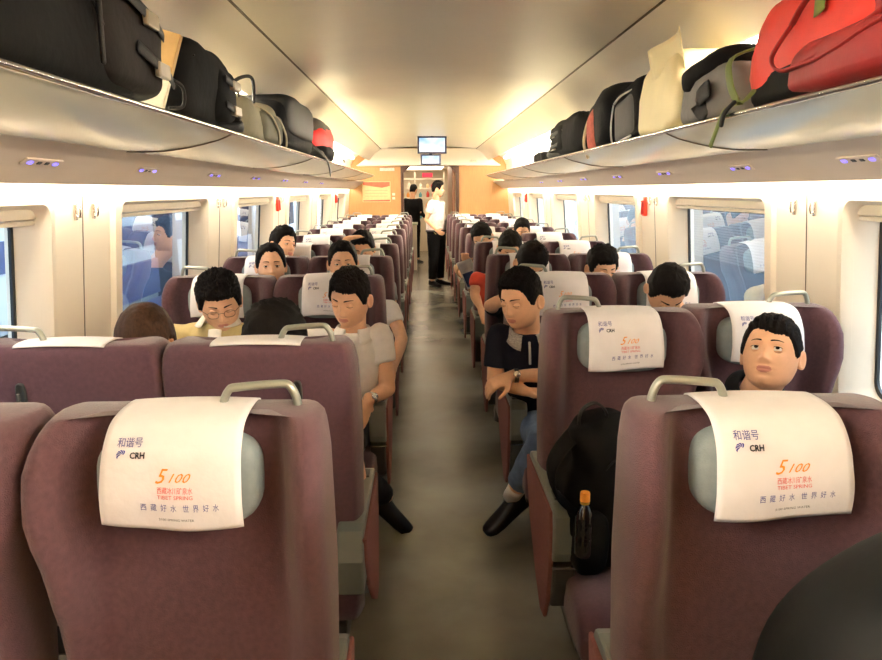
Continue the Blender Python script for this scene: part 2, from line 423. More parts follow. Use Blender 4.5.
# vestibule and galley beyond
bm = bmesh.new(); box(bm, .42, .48, 13.12, 15.4, 0, 2.1); struct('trim_6', bm, mat('brown_laminate', (150, 104, 76), .4, var=.05))
bm = bmesh.new(); box(bm, -1.55, 1.55, 13.1, 19, 2.1, 2.16); struct('trim_7', bm, CEIL)
bm = bmesh.new(); box(bm, -1.55, 1.55, 18.95, 19, 0, 2.1); struct('wall_galley', bm, CREAM)
bm = bmesh.new(); box(bm, -1.56, -1.5, 13.1, 19, 0, 2.1); box(bm, 1.5, 1.56, 13.1, 19, 0, 2.1); struct('wall_galley_side', bm, CREAM)
r = empty('galley_shelf', (-.2, 17.4, 0), label='bright galley shelf unit seen through the far doorway', cat='shelf unit')
for z in (.9, 1.15, 1.4, 1.62, 1.84): boxo('shelf', -.75, .6, -.15, .15, z - .012, z + .012, CREAM2, r)
for x in (-.75, -.1, .6): boxo('upright', x - .015, x + .015, -.15, .15, 0, 2.0, CREAM2, r)
cols = [(190, 60, 50), (70, 130, 110), (226, 200, 150), (90, 150, 160), (210, 140, 60), (236, 230, 214), (120, 80, 60)]
k = 0; proto = {}
for z in (.912, 1.162, 1.412, 1.632):
    for j in range(9):
        x = -.88 + j * .145 + random.uniform(-.02, .02)
        if abs(x + .95) < .03 or abs(x + .3) < .05: continue
        ci = random.randrange(7); h = random.uniform(.09, .17)
        b = bmesh.new(); prof_ = [(.001, 0), (.036, .002), (.038, h * .6), (.03, h * .72), (.014, h * .82), (.014, h), (.001, h)]
        loft(b, [[V((q[0] * math.cos(t), q[0] * math.sin(t), q[1])) for t in [2 * PI * u / 10 for u in range(10)]] for q in prof_])
        o = obj('jar', b, mat('jar_%d' % ci, cols[ci], .4)); o.location = (x, 17.33, z)
        tag(o, 'small jar or bottle on the galley shelves beyond the doorway', 'jar', 'jars on the galley shelves')
r = empty('service_counter', (-.36, 14.6, 0), label='pale green topped counter beyond the far doorway', cat='counter')
boxo('body', -.5, .12, -.3, .3, .0, .9, CREAM2, r); boxo('worktop', -.52, .14, -.32, .32, .9, .93, mat('counter_top', (190, 206, 176), .3), r)
b = bmesh.new(); box(b, -.12, .12, -.01, .01, -.05, .05, .004)
o = obj('red_sign', b, glow('sign_red', (226, 60, 70), 1.6), smooth=False); o.location = (.0, 17.2, 1.93); tag(o, 'small glowing red sign above the galley shelves', 'sign')
b = bmesh.new(); box(b, -.9, .35, -1.5, 1.5, -.01, .01); o = obj('ceiling_light', b, glow('lamp_galley', (255, 232, 200), 4), smooth=False); o.location = (0, 16.6, 2.085); tag(o, 'flat bright ceiling light in the galley beyond the doorway', 'light')
# screens
SCR = bpy.data.materials.new('screen_picture'); SCR.use_nodes = True
n = SCR.node_tree.nodes; n.clear(); l = SCR.node_tree.links
tc = n.new('ShaderNodeTexCoord'); nz = n.new('ShaderNodeTexNoise'); nz.inputs['Scale'].default_value = 4
cr = n.new('ShaderNodeValToRGB'); cr.color_ramp.elements[0].color = s2l((150, 190, 235)) + (1,); cr.color_ramp.elements[1].color = (.95, .98, 1, 1); cr.color_ramp.elements[0].position = .35; cr.color_ramp.elements[1].position = .55
em = n.new('ShaderNodeEmission'); em.inputs[1].default_value = 1.1; ou = n.new('ShaderNodeOutputMaterial')
l.new(tc.outputs['Object'], nz.inputs[0]); l.new(nz.outputs[0], cr.inputs[0]); l.new(cr.outputs[0], em.inputs[0]); l.new(em.outputs[0], ou.inputs[0])
for nm, x, z, w, h, y, lab in (('television', .03, 2.20, .41, .235, 10.3, 'upper and larger television screen hanging from the ceiling above the far door'),
                            ('monitor', .01, 2.0, .29, .15, 10.32, 'smaller lower screen above the far door, under the television')):
    r = empty(nm, (x, y, z), label=lab, cat='screen')
    boxo('casing', -w / 2, w / 2, 0, .06, -h / 2, h / 2, mat('screen_casing', (24, 28, 60), .4), r, .006)
    boxo('display', -w / 2 + .025, w / 2 - .025, -.003, .001, -h / 2 + .022, h / 2 - .022, SCR, r, 0)
    boxo('bracket', -.02, .02, .05, .08, -.03, h * .5 + (.006 if nm == 'television' else .01), DGREY, r)
# poster, plate, switches, indicator
r = empty('poster', (-.935, 12.985, 1.555), label='framed pale yellow poster with red bands on the wood partition', cat='poster')
boxo('backing', -.25, .25, -.006, .014, -.18, .18, mat('poster_ground', (216, 206, 150), .5, var=.05), r, .002)
b = bmesh.new(); prism(b, [(-.24, .17), (.24, .17), (.24, .10), (.1, .07), (-.05, .09), (-.24, .12)], 'y', -.009, -.005); prism(b, [(-.24, -.17), (.24, -.17), (.24, -.14), (-.24, -.15)], 'y', -.009, -.005)
obj('red_band', b, mat('poster_red', (226, 104, 74), .5, var=.2, vscale=14), r, smooth=False)
b = bmesh.new()
for zz in (.02, -.03, -.08): box(b, -.2, .2, -.009, -.005, zz, zz + .006)
obj('map_line', b, mat('poster_line', (150, 150, 120), .6), r, smooth=False)
o = boxo('plate_sign', -.13, .13, -.006, .006, -.028, .028, mat('plate', (214, 216, 204), .3)); o.location = (-.74, 12.99, 1.945); tag(o, 'long narrow silver plate on the wood partition above the poster', 'sign')
for zz, w_ in ((1.51, 'upper'), (1.44, 'lower')):
    o = boxo('wall_switch', -.025, .025, -.008, .008, -.022, .022, CREAM); o.location = (-.63, 12.99, zz); tag(o, '%s of two small white switches right of the poster' % w_, 'switch')
o = boxo('indicator_sign', -.07, .07, -.01, .01, -.02, .02, mat('indicator_body', (236, 226, 200), .4)); o.location = (.77, 12.685, 2.07); tag(o, 'small indicator with red characters on the white bulkhead right of the screens', 'sign')
b = bmesh.new(); text_bm(b, '出口', .035, 0, lambda u, v: V((u, 0, v)), -.05, -.013, width=.1); t = obj('lettering', b, glow('led_red', (226, 50, 50), 1.3), o, smooth=False); t.location = (0, -.0115, 0)
# dark round thing: small fire detector row on the ceiling is not visible; outside world follows
GROUND = mat('platform_stone', (120, 130, 136), .7, var=.1, vscale=2)
for s in (-1, 1):
    bm = bmesh.new(); box(bm, min(s * 1.75, s * 14), max(s * 1.75, s * 14), -12, 34, -.3, -.08)
    o = struct('ground_' + ('left' if s < 0 else 'right'), bm, GROUND)
BLUE = mat('train_blue', (52, 72, 120), .4); TW = mat('train_white', (190, 200, 210), .35, var=.04, vscale=1); DK = mat('train_glass_dark', (30, 40, 52), .1, var=.05)
ST = mat('steel_blue', (70, 82, 100), .5, var=.1)
r = empty('parked_train', (-6.2, 6, -.3), label='white train with blue band and dark windows beyond the left windows', cat='train')
boxo('body', -1.5, 1.5, -17, 24, .3, 3.9, TW, r, .1); boxo('stripe', 1.5, 1.52, -17, 24, 1.0, 1.35, BLUE, r, 0)
for k in range(14): boxo('window', 1.49, 1.525, -14 + k * 2.5, -12.6 + k * 2.5, 1.75, 2.7, DK, r, .01)
for k in range(6):
    r = empty('platform_column', (-3.6, -4 + k * 4.6, -.08), label='steel column on the left platform, %s along it' % ['first', 'second', 'third', 'fourth', 'fifth', 'sixth'][k], cat='column', group='steel columns of the left platform')
    boxo('shaft', -.12, .12, -.12, .12, 0, 3.4, ST, r, .02); boxo('bracket', -.9, .9, -.06, .06, 3.1, 3.35, ST, r, .02); boxo('foot', -.2, .2, -.2, .2, 0, .12, ST, r, .02)
o = boxo('platform_canopy', -4.6, -1.9, -10, 30, 3.3, 3.5, mat('canopy_grey', (150, 160, 170), .6)); tag(o, 'grey canopy roof above the left platform', 'canopy')
for k in range(5):
    r = empty('bench', (-3.0, -1.5 + k * 4.6, -.08), label='blue platform bench between columns, %s from the camera end' % ['first', 'second', 'third', 'fourth', 'fifth'][k], cat='bench', group='blue benches on the left platform')
    boxo('seat', -.2, .2, -.7, .7, .42, .46, BLUE, r, .01); boxo('backrest', -.24, -.2, -.7, .7, .5, .9, BLUE, r, .01)
    for q in (-.55, .55): boxo('leg', -.15, .15, q - .02, q + .02, 0, .42, ST, r, .005)
LV = mat('louvre_grey', (120, 128, 134), .45, var=.05)
r = empty('service_train', (4.8, 6, -.3), label='dark grey train with louvred side panels beyond the right windows', cat='train')
boxo('body', -1.0, 1.5, -17, 24, .3, 3.6, mat('service_body', (58, 74, 88), .4, var=.08, vscale=1), r, .1)
b = bmesh.new()
for k in range(20): box(b, -1.04, -1.0, -16, 23, .95 + k * .034, .968 + k * .034)
obj('louvre', b, LV, r, smooth=False)
for k in range(9): boxo('window', -1.02, -.98, -14 + k * 4.2, -12.9 + k * 4.2, 1.85, 2.7, glow('lit_train_window_%d' % k, (206, 226, 240), 1.1) if k % 2 else DK, r, .01)
boxo('rail', -1.05, -.98, -16, 23, 1.74, 1.80, LV, r, .01)
W = bpy.data.worlds.new('World'); bpy.context.scene.world = W; W.use_nodes = True
W.node_tree.nodes['Background'].inputs[0].default_value = (.80, .90, 1.0, 1); W.node_tree.nodes['Background'].inputs[1].default_value = SKY
# ------------------------------------------------------------------ seats  (local frame: sitter faces -y, top of the back at y = 0, x right)
def shear(z): return -(1.19 - z) * .10
def seat_back(aisle):
    """aisle: -1/+1 = that side of the back is the straight aisle side; 0 = window seat, both sides bulge"""
    zs = [.36, .40, .5, .6, .7, .78, .84, .88, .92, .96, 1.0, 1.04, 1.08, 1.12, 1.15, 1.17, 1.183, 1.192, 1.196]
    bul = [(.36, .212), (.84, .224), (.93, .228), (.98, .238), (1.04, .259), (1.10, .263), (1.14, .260), (1.165, .253), (1.183, .245), (1.192, .238), (1.196, .228)]
    sti = [(.36, .254), (.6, .262), (.9, .264), (1.12, .256), (1.165, .251), (1.183, .246), (1.192, .238), (1.196, .229)]
    rings = []
    for z in zs:
        hl = interp(sti if aisle < 0 else bul, z); hr = interp(sti if aisle > 0 else bul, z)
        wing = interp([(.36, .03), (.8, .045), (.9, .085), (1.0, .105), (1.12, .095), (1.17, .07), (1.196, .05)], z)
        thk = interp([(.36, .07), (1.1, .048), (1.17, .044), (1.19, .036), (1.196, .028)], z)
        ring = []
        def front(x, h):
            a = abs(x) / h
            return -thk - wing * sst(.62, .86, a) + .03 * sst(.93, 1.0, a)
        fr = []
        for k in range(29):
            t = -1 + 2 * k / 28; h = hl if t < 0 else hr
            x = t * h; fr.append(V((x, front(x, h), z)))
        # sides sweep back to a narrower rear face
        fr[0] += V((.004, .012, 0)); fr[-1] += V((-.004, .012, 0))
        bk = []
        for (a, yy) in ((1.0, .0), (.985, .02), (.955, .04), (.93, .050), (.90, .054), (.6, .056), (.2, .057)):
            bk.append(V((hr * a - .012 * sst(1, .9, a) * 0, yy * (thk / .048), z)))
        bl = [V((-hl * a, yy * (thk / .048), z)) for (a, yy) in ((.2, .057), (.6, .056), (.90, .054), (.93, .050), (.955, .04), (.985, .02), (1.0, .0))]
        ring = fr + bk + bl
        rings.append([p + V((0, shear(z), 0)) for p in ring])
    bm = bmesh.new(); loft(bm, rings)
    me = bpy.data.meshes.new('backrest'); bmesh.ops.recalc_face_normals(bm, faces=bm.faces)
    for f in bm.faces:                      # rear face is a flatter, greyer upholstery
        c = f.calc_center_median(); f.material_index = 1 if f.normal.y > .55 else 0
    bm.to_mesh(me); bm.free(); return me
def pillow_mesh():
    bm = bmesh.new()
    def shp(q): return V((q.x, q.y * (1 + .0 * q.z), q.z))
    soft_box(bm, (0, -.072, 1.088), (.143, .046, .083), e=.55, nu=36, nv=20)
    for v in bm.verts: v.co.y += shear(v.co.z)
    me = bpy.data.meshes.new('headrest'); bmesh.ops.recalc_face_normals(bm, faces=bm.faces); bm.to_mesh(me); bm.free(); return me
CP = smooth_path([(0, .044, 1.197), (0, .038, 1.201), (0, .025, 1.2035), (0, .0, 1.2045), (0, -.05, 1.202), (0, -.102, 1.188), (0, -.134, 1.15), (0, -.147, 1.10), (0, -.151, 1.07), (0, -.150, 1.045), (0, -.147, 1.022)], 4)
CL = [0]
for a, b in zip(CP, CP[1:]): CL.append(CL[-1] + (b - a).length)
L0 = CL[20]                      # where the hanging front starts
LT = CL[-1]
CW = .117
def cover_pt(x, s, seed=0):
    s = max(0, min(LT, s))
    for i in range(len(CL) - 1):
        if s <= CL[i + 1] + 1e-9: break
    t = (s - CL[i]) / (CL[i + 1] - CL[i]); p = CP[i].lerp(CP[i + 1], t)
    f = sst(L0, LT, s)
    xx = x * (1 + .03 * f); a = abs(x) / CW
    y = p.y + .012 * a ** 5 * (1 - f * .6) * sst(.2, .5, s / LT) + .004 * f * noise.noise(V((xx * 14, p.z * 9, seed)))
    z = p.z + f * .006 * math.sin(x * 18 + seed * 2) - .004 * a * a * (1 - f)
    return V((xx, y, z))
def cover_mesh(seed):
    bm = bmesh.new(); nu, nv = 19, 44
    solid_grid(bm, lambda i, j: cover_pt(-CW + 2 * CW * i / (nu - 1), LT * j / (nv - 1), seed) , nu, nv, .0022)
    for v in bm.verts: v.co.y += 0
    me = bpy.data.meshes.new('headrest_cover'); bmesh.ops.recalc_face_normals(bm, faces=bm.faces); bm.to_mesh(me); bm.free(); return me
def print_mesh(seed):
    bm = bmesh.new(); H = LT - L0
    def fm(u, v):                 # u: metres from left edge, v: metres up from the bottom hem
        p = cover_pt(u - CW, LT - v, seed); q = cover_pt(u - CW, LT - v - .002, seed)
        d = (q - p); n = V((1, 0, 0)).cross(d).normalized(); 
        if n.y > 0: n = -n
        return p + n * .0036
    W2 = 2 * CW
    text_bm(bm, '和谐号', .019, 0, fm, .028, .145, width=.043)
    text_bm(bm, 'CRH', .014, 1, fm, .052, .125, width=.025, bold=.0005)
    for k in range(5):            # the swirl of the railway mark
        a0 = .4 + k * .62
        pts = []
        for t in range(6):
            a = a0 + t * .16; r = .0022 + t * .0014; pts.append((.038 + r * math.cos(a), .130 + r * math.sin(a), .0004 + .00035 * t))
        L_ = [bm.verts.new(fm(x - w * math.sin(a0 + i * .16), y + w * math.cos(a0 + i * .16))) for i, (x, y, w) in enumerate(pts)]
        R2 = [bm.verts.new(fm(x + w * math.sin(a0 + i * .16), y - w * math.cos(a0 + i * .16))) for i, (x, y, w) in enumerate(pts)]
        for i in range(5): bm.faces.new((L_[i], L_[i + 1], R2[i + 1], R2[i])).material_index = 0
    text_bm(bm, '5', .036, 2, fm, .095, .084, width=.022, shear=.5, bold=.0)
    text_bm(bm, '100', .022, 2, fm, .117, .086, width=.037, shear=.5)
    text_bm(bm, '西藏冰川矿泉水', .012, 3, fm, .098, .068, width=.058)
    text_bm(bm, 'TIBET SPRING', .009, 3, fm, .098, .058, width=.058)
    for i, ch in enumerate('西藏好水世界好水'): text_bm(bm, ch, .0135, 0, fm, .070 + i * .0163 + (.004 if i > 3 else 0), .038, width=.0095)
    text_bm(bm, '5100 SPRING WATER', .006, 1, fm, .098, .020, width=.058)
    me = bpy.data.meshes.new('cover_print'); bm.to_mesh(me); bm.free(); return me
def new_part(name, me, mats, par):
    if not me.materials:
        for m in (mats if isinstance(mats, (list, tuple)) else [mats]): me.materials.append(m)
    me.polygons.foreach_set('use_smooth', [True] * len(me.polygons))
    o = bpy.data.objects.new(name, me); C.objects.link(o); o.parent = par; return o
def handle_mesh(s):
    bm = bmesh.new(); x0, x1 = .058 * s, .192 * s
    pts = smooth_path([(x0 - .004 * s, .0, 1.17), (x0, -.002, 1.20), (x0 + .012 * s, -.004, 1.226), (x0 + .03 * s, -.005, 1.232), (x1 - .03 * s, -.003, 1.237), (x1 - .01 * s, -.001, 1.232), (x1 + .002 * s, 0, 1.205), (x1 + .004 * s, .0, 1.17)], 4)
    tube(bm, pts, (.0105, .0078), n=10); me = bpy.data.meshes.new('grab_handle'); bmesh.ops.recalc_face_normals(bm, faces=bm.faces); bm.to_mesh(me); bm.free(); return me
def slot(par, s):
    bm = bmesh.new(); x = .105 * s
    def ob(w, h, y):
        r = [(w * math.cos(2 * PI * k / 20), h * math.sin(2 * PI * k / 20)) for k in range(20)]
        return [V((x + sgnpow(math.cos(2 * PI * k / 20), .6) * w, y + shear(1.05 + sgnpow(math.sin(2 * PI * k / 20), .5) * h), 1.05 + sgnpow(math.sin(2 * PI * k / 20), .5) * h)) for k in range(20)]
    loft(bm, [ob(.013, .050, .050), ob(.013, .050, .064), ob(.010, .047, .066), ob(.008, .044, .062)], mi=0)
    box(bm, x - .005, x + .005, .060, .068, 1.02, 1.075, .003, mi=0)
    o = obj('coat_hook_recess', bm, DGREY, par); return o
def armrest(par, s):
    """aisle armrest on side s"""
    xa, xb = .196 * s, .270 * s; x0, x1 = min(xa, xb), max(xa, xb)
    P = [(-.415, .645), (-.40, .668), (-.375, .676), (.03, .682), (.06, .672), (.10, .60), (.09, .50), (-.36, .49), (-.405, .50), (-.418, .53)]
    bm = bmesh.new(); prism(bm, P, 'x', x0, x1, .007); a = obj('armrest', bm, GREY, par, smooth=False, auto=.6)
    bm = bmesh.new(); box(bm, x0 - .0015, x1 + .0015, -.421, .0, .483, .4895, .002); obj('trim_line', bm, CHROME, a, smooth=False)
    bm = bmesh.new(); box(bm, x0 + .012, x1 - .012, -.36, -.3, .674, .682, .002); o = obj('release_button', bm, DGREY, a, smooth=False)
    P = [(-.412, .483), (-.40, .40), (-.375, .335), (-.34, .315), (-.26, .33), (-.08, .40), (.06, .48)]
    bm = bmesh.new(); prism(bm, P, 'x', x0 + .004, x1 - .004, .008); obj('armrest_base', bm, DGREY, par, smooth=False)
    P = [(-.395, .655), (-.407, .60), (-.40, .48), (-.375, .35), (-.33, .27), (-.27, .26), (-.16, .33), (-.02, .46), (.06, .58), (.075, .655)]
    bm = bmesh.new(); xc = xb; prism(bm, P, 'x', min(xc - .004 * s, xc + .009 * s), max(xc - .004 * s, xc + .009 * s), .005); obj('side_panel', bm, PANEL, a, smooth=False)
def center_arm(par, s):
    xa, xb = .245 * s, .285 * s
    bm = bmesh.new(); box(bm, min(xa, xb), max(xa, xb), -.34, -.03, .625, .665, .012, seg=3); obj('armrest', bm, GREY, par, smooth=False)
def cushion(par, s):
    bm = bmesh.new()
    rings = []
    for (y, z0, z1, w) in ((-.10, .33, .43, .215), (-.12, .30, .452, .22), (-.3, .30, .456, .225), (-.46, .29, .462, .228), (-.545, .285, .463, .23), (-.585, .285, .452, .229), (-.605, .29, .425, .225), (-.61, .31, .38, .22)):
        r = []
        for k in range(28):
            t = 2 * PI * k / 28; cx = sgnpow(math.cos(t), .35); cz = sgnpow(math.sin(t), .45)
            zc, hz = (z0 + z1) / 2, (z1 - z0) / 2
            r.append(V((cx * w, y, zc + hz * cz + (.012 * abs(cx) ** 4 if cz > .3 else 0))))
        rings.append(r)
    loft(bm, rings); return obj('seat_cushion', bm, SEAT, par)
def base(par):
    bm = bmesh.new(); box(bm, -.2, .2, -.45, -.06, .22, .31, .01); o = obj('seat_frame', bm, BLACKP, par, smooth=False)
    bm = bmesh.new(); box(bm, -.07, .07, -.42, -.1, .035, .23, .015); box(bm, -.12, .12, -.5, -.04, .001, .04, .01); obj('pedestal', bm, DGREY, par, smooth=False)
BACK = {a: seat_back(a) for a in (-1, 0, 1)}
PIL = pillow_mesh(); HND = {s: handle_mesh(s) for s in (-1, 1)}
COV = [cover_mesh(k) for k in range(3)]; PRI = [print_mesh(k) for k in range(3)]
def make_seat(kind, s):
    """kind 'aisle' or 'window'; s = local side of the aisle armrest / for window seats local side of the window"""
    t = empty('train_seat', cat='train seat')
    new_part('backrest', BACK[s if kind == 'aisle' else 0], [SEAT, SEATB], t)
    new_part('headrest', PIL, PILLOW, t)
    k = (hash_i[0]) % 3; hash_i[0] += 1
    c = new_part('headrest_cover', COV[k], CLOTH, t); new_part('printed_lettering', PRI[k], [INKB, INKK, INKO, INKR], c)
    new_part('grab_handle', HND[s], HANDLE, t)
    slot(t, s); cushion(t, s); base(t)
    (armrest if kind == 'aisle' else center_arm)(t, s if kind == 'aisle' else -s)
    return t
hash_i = [0]
XA, XW = .54, 1.045
PROTO = {}
ORD = ['front', 'second', 'third', 'fourth', 'fifth', 'sixth', 'seventh', 'eighth', 'ninth', 'tenth', 'eleventh', 'twelfth', 'thirteenth', 'fourteenth']
ROWS_R = [(1.285, 0), (2.33, 0), (3.37, 0), (4.42, 0), (5.5, 0), (6.6, 0), (7.7, 0), (8.75, 0), (9.8, 0), (10.85, 0), (11.9, 0)]
ROWS_L = [(1.285, 0), (1.86, 1), (3.37, 0), (4.36, 0), (5.38, 0), (6.45, 0), (7.5, 0), (8.55, 0), (9.6, 0), (10.65, 0), (11.7, 0)]
NOTE = {('right', 0, 'aisle'): 'mauve train seat nearest the camera, right of the aisle, white cover facing the camera',
        ('left', 0, 'aisle'): 'large mauve train seat nearest the camera left of the aisle, white cover facing the camera',
        ('left', 0, 'window'): 'mauve train seat cut off by the lower left edge of the photo',
        ('left', 1, 'aisle'): 'mauve train seat left of the aisle turned away from the camera, rear with dark slot',
        ('left', 1, 'window'): 'mauve train seat by the left window turned away, showing its plain rear',
        ('right', 1, 'aisle'): 'mauve train seat right of the aisle with a black backpack on it',
        ('right', 1, 'window'): 'mauve train seat behind the man looking upwards by the right window'}
for side, rows in (('right', ROWS_R), ('left', ROWS_L)):
    sd = 1 if side == 'right' else -1
    for i, (y, rev) in enumerate(rows):
        for kind, X in (('aisle', XA), ('window', XW)):
            ws = (-sd if kind == 'aisle' else sd) * (-1 if rev else 1)
            key = (kind, ws)
            if key not in PROTO: PROTO[key] = make_seat(kind, ws); o = PROTO[key]
            else: o = copy_tree(PROTO[key])
            if (i * 2 + (kind == 'aisle')) % 3 and i:
                for ch in o.children:
                    if ch.name.startswith('headrest_cover'):
                        k = (i + sd) % 3; ch.data = COV[k]
                        for c2 in ch.children: c2.data = PRI[k]
            if (side, i, kind) == ('right', 1, 'window'): X, y = 1.028, 2.40
            if i == 0 and kind == 'aisle': X = .522 if sd > 0 else .533
            o.location = (sd * X, y, 0); o.rotation_euler = (0, 0, PI if rev else 0)
            if i == 0 or rev: o.scale = (1, 1, .989)
            o['group'] = 'mauve train seats'
            o['label'] = NOTE.get((side, i, kind), 'mauve train seat with white cover, %s row on the %s of the aisle, %s seat' % (ORD[i], side, 'beside the aisle,' if kind == 'aisle' else 'window'))
            if (side, i, kind) not in NOTE: o['label'] = 'mauve train seat in the %s row from the camera, %s side, %s' % (ORD[i], side, 'next to the aisle' if kind == 'aisle' else 'next to the window')
# ------------------------------------------------------------------ people (local frame: front = -y)
def remesh(bm, vox, it=4, name='body'):
    me = bpy.data.meshes.new(name); bm.to_mesh(me); bm.free()
    o = bpy.data.objects.new('t', me); C.objects.link(o)
    m = o.modifiers.new('r', 'REMESH'); m.mode = 'VOXEL'; m.voxel_size = vox; m.adaptivity = 0
    m2 = o.modifiers.new('s', 'SMOOTH'); m2.factor = .5; m2.iterations = it
    dg = bpy.context.evaluated_depsgraph_get(); dg.update()
    out = bpy.data.meshes.new_from_object(o.evaluated_get(dg))
    bpy.data.objects.remove(o); bpy.data.meshes.remove(me)
    return out
def wrinkle(me, f):
    n = len(me.vertices); co = [0.0] * (3 * n); no = [0.0] * (3 * n)
    me.vertices.foreach_get('co', co); me.vertex_normals.foreach_get('vector', no)
    for i in range(n):
        k = 3 * i; d = f(V(co[k:k + 3])); co[k] += no[k] * d; co[k + 1] += no[k + 1] * d; co[k + 2] += no[k + 2] * d
    me.vertices.foreach_set('co', co); me.update()
def head_pt(d, w=1.0, jaw=1.0):
    """d unit vector (x, y, z), front -y -> surface point of the head, origin between the ears at eye height"""
    sx, sy, sz = d
    rh = max(1e-5, math.sqrt(max(0, 1 - sz * sz))); cx, cy = sx / rh, sy / rh
    ex = .85 if sz < 0 else .8
    if cy < 0: ey = .42 if sz < 0 else .72
    else: ey = 1.15 if sz < 0 else .85
    X = .0765 * w * cx * rh ** ex; Y = .096 * cy * rh ** ey; Z = .117 * sz
    if cy > 0 and sz < 0: Y *= 1 - .12 * (-sz)
    if cy < 0:
        Y *= 1 - .10 * sst(.3, 1, abs(cx)) 
        if sz < 0: X *= 1 - (1 - jaw) * sst(.2, .9, -sz)
        f = sst(.05, .45, -cy); ax = abs(X)
        def g(x0, z0, sx_, sz_): return math.exp(-((ax - x0) / sx_) ** 2 - ((Z - z0) / sz_) ** 2)
        dd = 0
        dd += -.0105 * g(.031, -.001, .017, .0125)              # sockets
        dd += .0045 * g(.026, .021, .024, .008)                 # brow
        dd += .0035 * g(.045, -.030, .018, .018)                # cheek
        dd += .008 * g(0, -.005, .009, .018) + .014 * g(0, -.028, .011, .012) + .008 * g(0, -.037, .012, .008)
        dd += .007 * g(.012, -.037, .0065, .0065) - .003 * g(.0, -.049, .02, .004)
        dd += .0055 * g(0, -.0595, .021, .0052) + .0060 * g(0, -.0705, .017, .0055) - .0035 * g(0, -.0648, .023, .0018)
        dd += .005 * g(0, -.10, .018, .014) - .003 * g(0, -.083, .02, .006)
        Y -= dd * f
    return V((X, Y, Z))
def dirs(nu, nv):
    for j in range(nv + 1):
        th = PI * j / nv
        for i in range(nu):
            # denser in front
            t = 2 * PI * i / nu; ph = t - .35 * math.sin(t)
            yield i, j, V((math.sin(th) * math.sin(ph), -math.sin(th) * math.cos(ph), math.cos(th)))
def add_head(bm, M, nu, nv, w, jaw, lips=1):
    g = {}
    for i, j, d in dirs(nu, nv):
        if j in (0, nv) and i: g[i, j] = g[0, j]; continue
        g[i, j] = bm.verts.new(M @ head_pt(d, w, jaw))
    P = {}
    for i, j, d in dirs(nu, nv): P[i, j] = (head_pt(d, w, jaw), d)
    for j in range(nv):
        for i in range(nu):
            k = (i + 1) % nu; vs = [g[i, j], g[k, j], g[k, j + 1], g[i, j + 1]]; vs = list(dict.fromkeys(vs))
            if len(vs) < 3: continue
            f = bm.faces.new(vs)
            c = (P[i, j][0] + P[k, j + 1][0]) / 2
            if lips and P[i, j][1].y < 0:
                a = abs(c.x); up = -.0555 - .0035 * (a / .024) ** 2; lo = -.0760 + .009 * (a / .024) ** 2
                if a < .021 and lo < c.z < up: f.material_index = 1
    # ears
    for s in (-1, 1):
        rings = []
        for q, (ra, rb, dx) in enumerate(((.010, .020, -.006), (.016, .028, 0), (.018, .031, .006), (.017, .030, .011), (.012, .024, .012), (.008, .017, .006))):
            rings.append([M @ V((s * (.0745 * w + dx + .006 * math.cos(2 * PI * k / 14)), .012 + ra * math.cos(2 * PI * k / 14) + .3 * dx, -.012 + rb * math.sin(2 * PI * k / 14) + .002 * math.cos(2 * PI * k / 14))) for k in range(14)])
        loft(bm, rings)
def hairline(phi, st):
    f = st.get('front', .066)
    return interp([(0, f), (22, f), (34, f - .004), (48, .045), (58, .012), (66, -.012), (76, -.018), (84, .004), (104, .018), (118, -.02), (130, -.055), (180, -.062)], phi)
def hair_mesh(M, st, nu, nv, w, seed):
    bm = bmesh.new(); T = {}; g = {}
    for i, j, d in dirs(nu, nv):
        p = head_pt(d, w); phi = math.degrees(math.atan2(abs(d.x), -d.y)) if abs(d.z) < .9999 else 90
        zl = hairline(phi, st)
        if st.get('fringe') and p.y < 0: zl -= st['fringe'] * sst(-.06, .03, p.x * st.get('part', 1)) * sst(60, 20, phi)
        zl += .005 * noise.noise(V((d.x * 14, d.y * 14, seed))) + .004 * noise.noise(V((d.x * 40, d.y * 40, seed)))
        m = sst(zl, zl + .012, p.z)
        if st.get('bald') and p.z > .03: m *= 1 - st['bald'] * sst(.085, .06, math.hypot(p.x, (p.y - .02) * .8))
        top = sst(.0, .11, p.z)
        th = lerp(st.get('side', .006), st.get('top', .018), top) * (1 + .35 * noise.noise(V((d.x * 5, d.y * 5, d.z * 5 + seed))))
        th += st.get('spike', .004) * top * noise.noise(V((d.x * 26, d.y * 26, seed + d.z * 6)))
        if d.y < 0 and st.get('quiff'): th += st['quiff'] * sst(-.2, -.7, d.y) * sst(.04, .09, p.z) * (1 + .5 * math.sin(d.x * 30 + seed))
        T[i, j] = m
        n = V((d.x, d.y * .9, d.z)).normalized()
        q = p + n * (th * m - .003 * (1 - m))
        if j in (0, nv) and i: g[i, j] = g[0, j]
        else: g[i, j] = bm.verts.new(M @ q)
    for j in range(nv):
        for i in range(nu):
            k = (i + 1) % nu
            if max(T[i, j], T[k, j], T[i, j + 1], T[k, j + 1]) <= 0.001: continue
            vs = list(dict.fromkeys([g[i, j], g[k, j], g[k, j + 1], g[i, j + 1]]))
            if len(vs) > 2: bm.faces.new(vs)
    bmesh.ops.delete(bm, geom=[v for v in bm.verts if not v.link_faces], context='VERTS')
    return bm
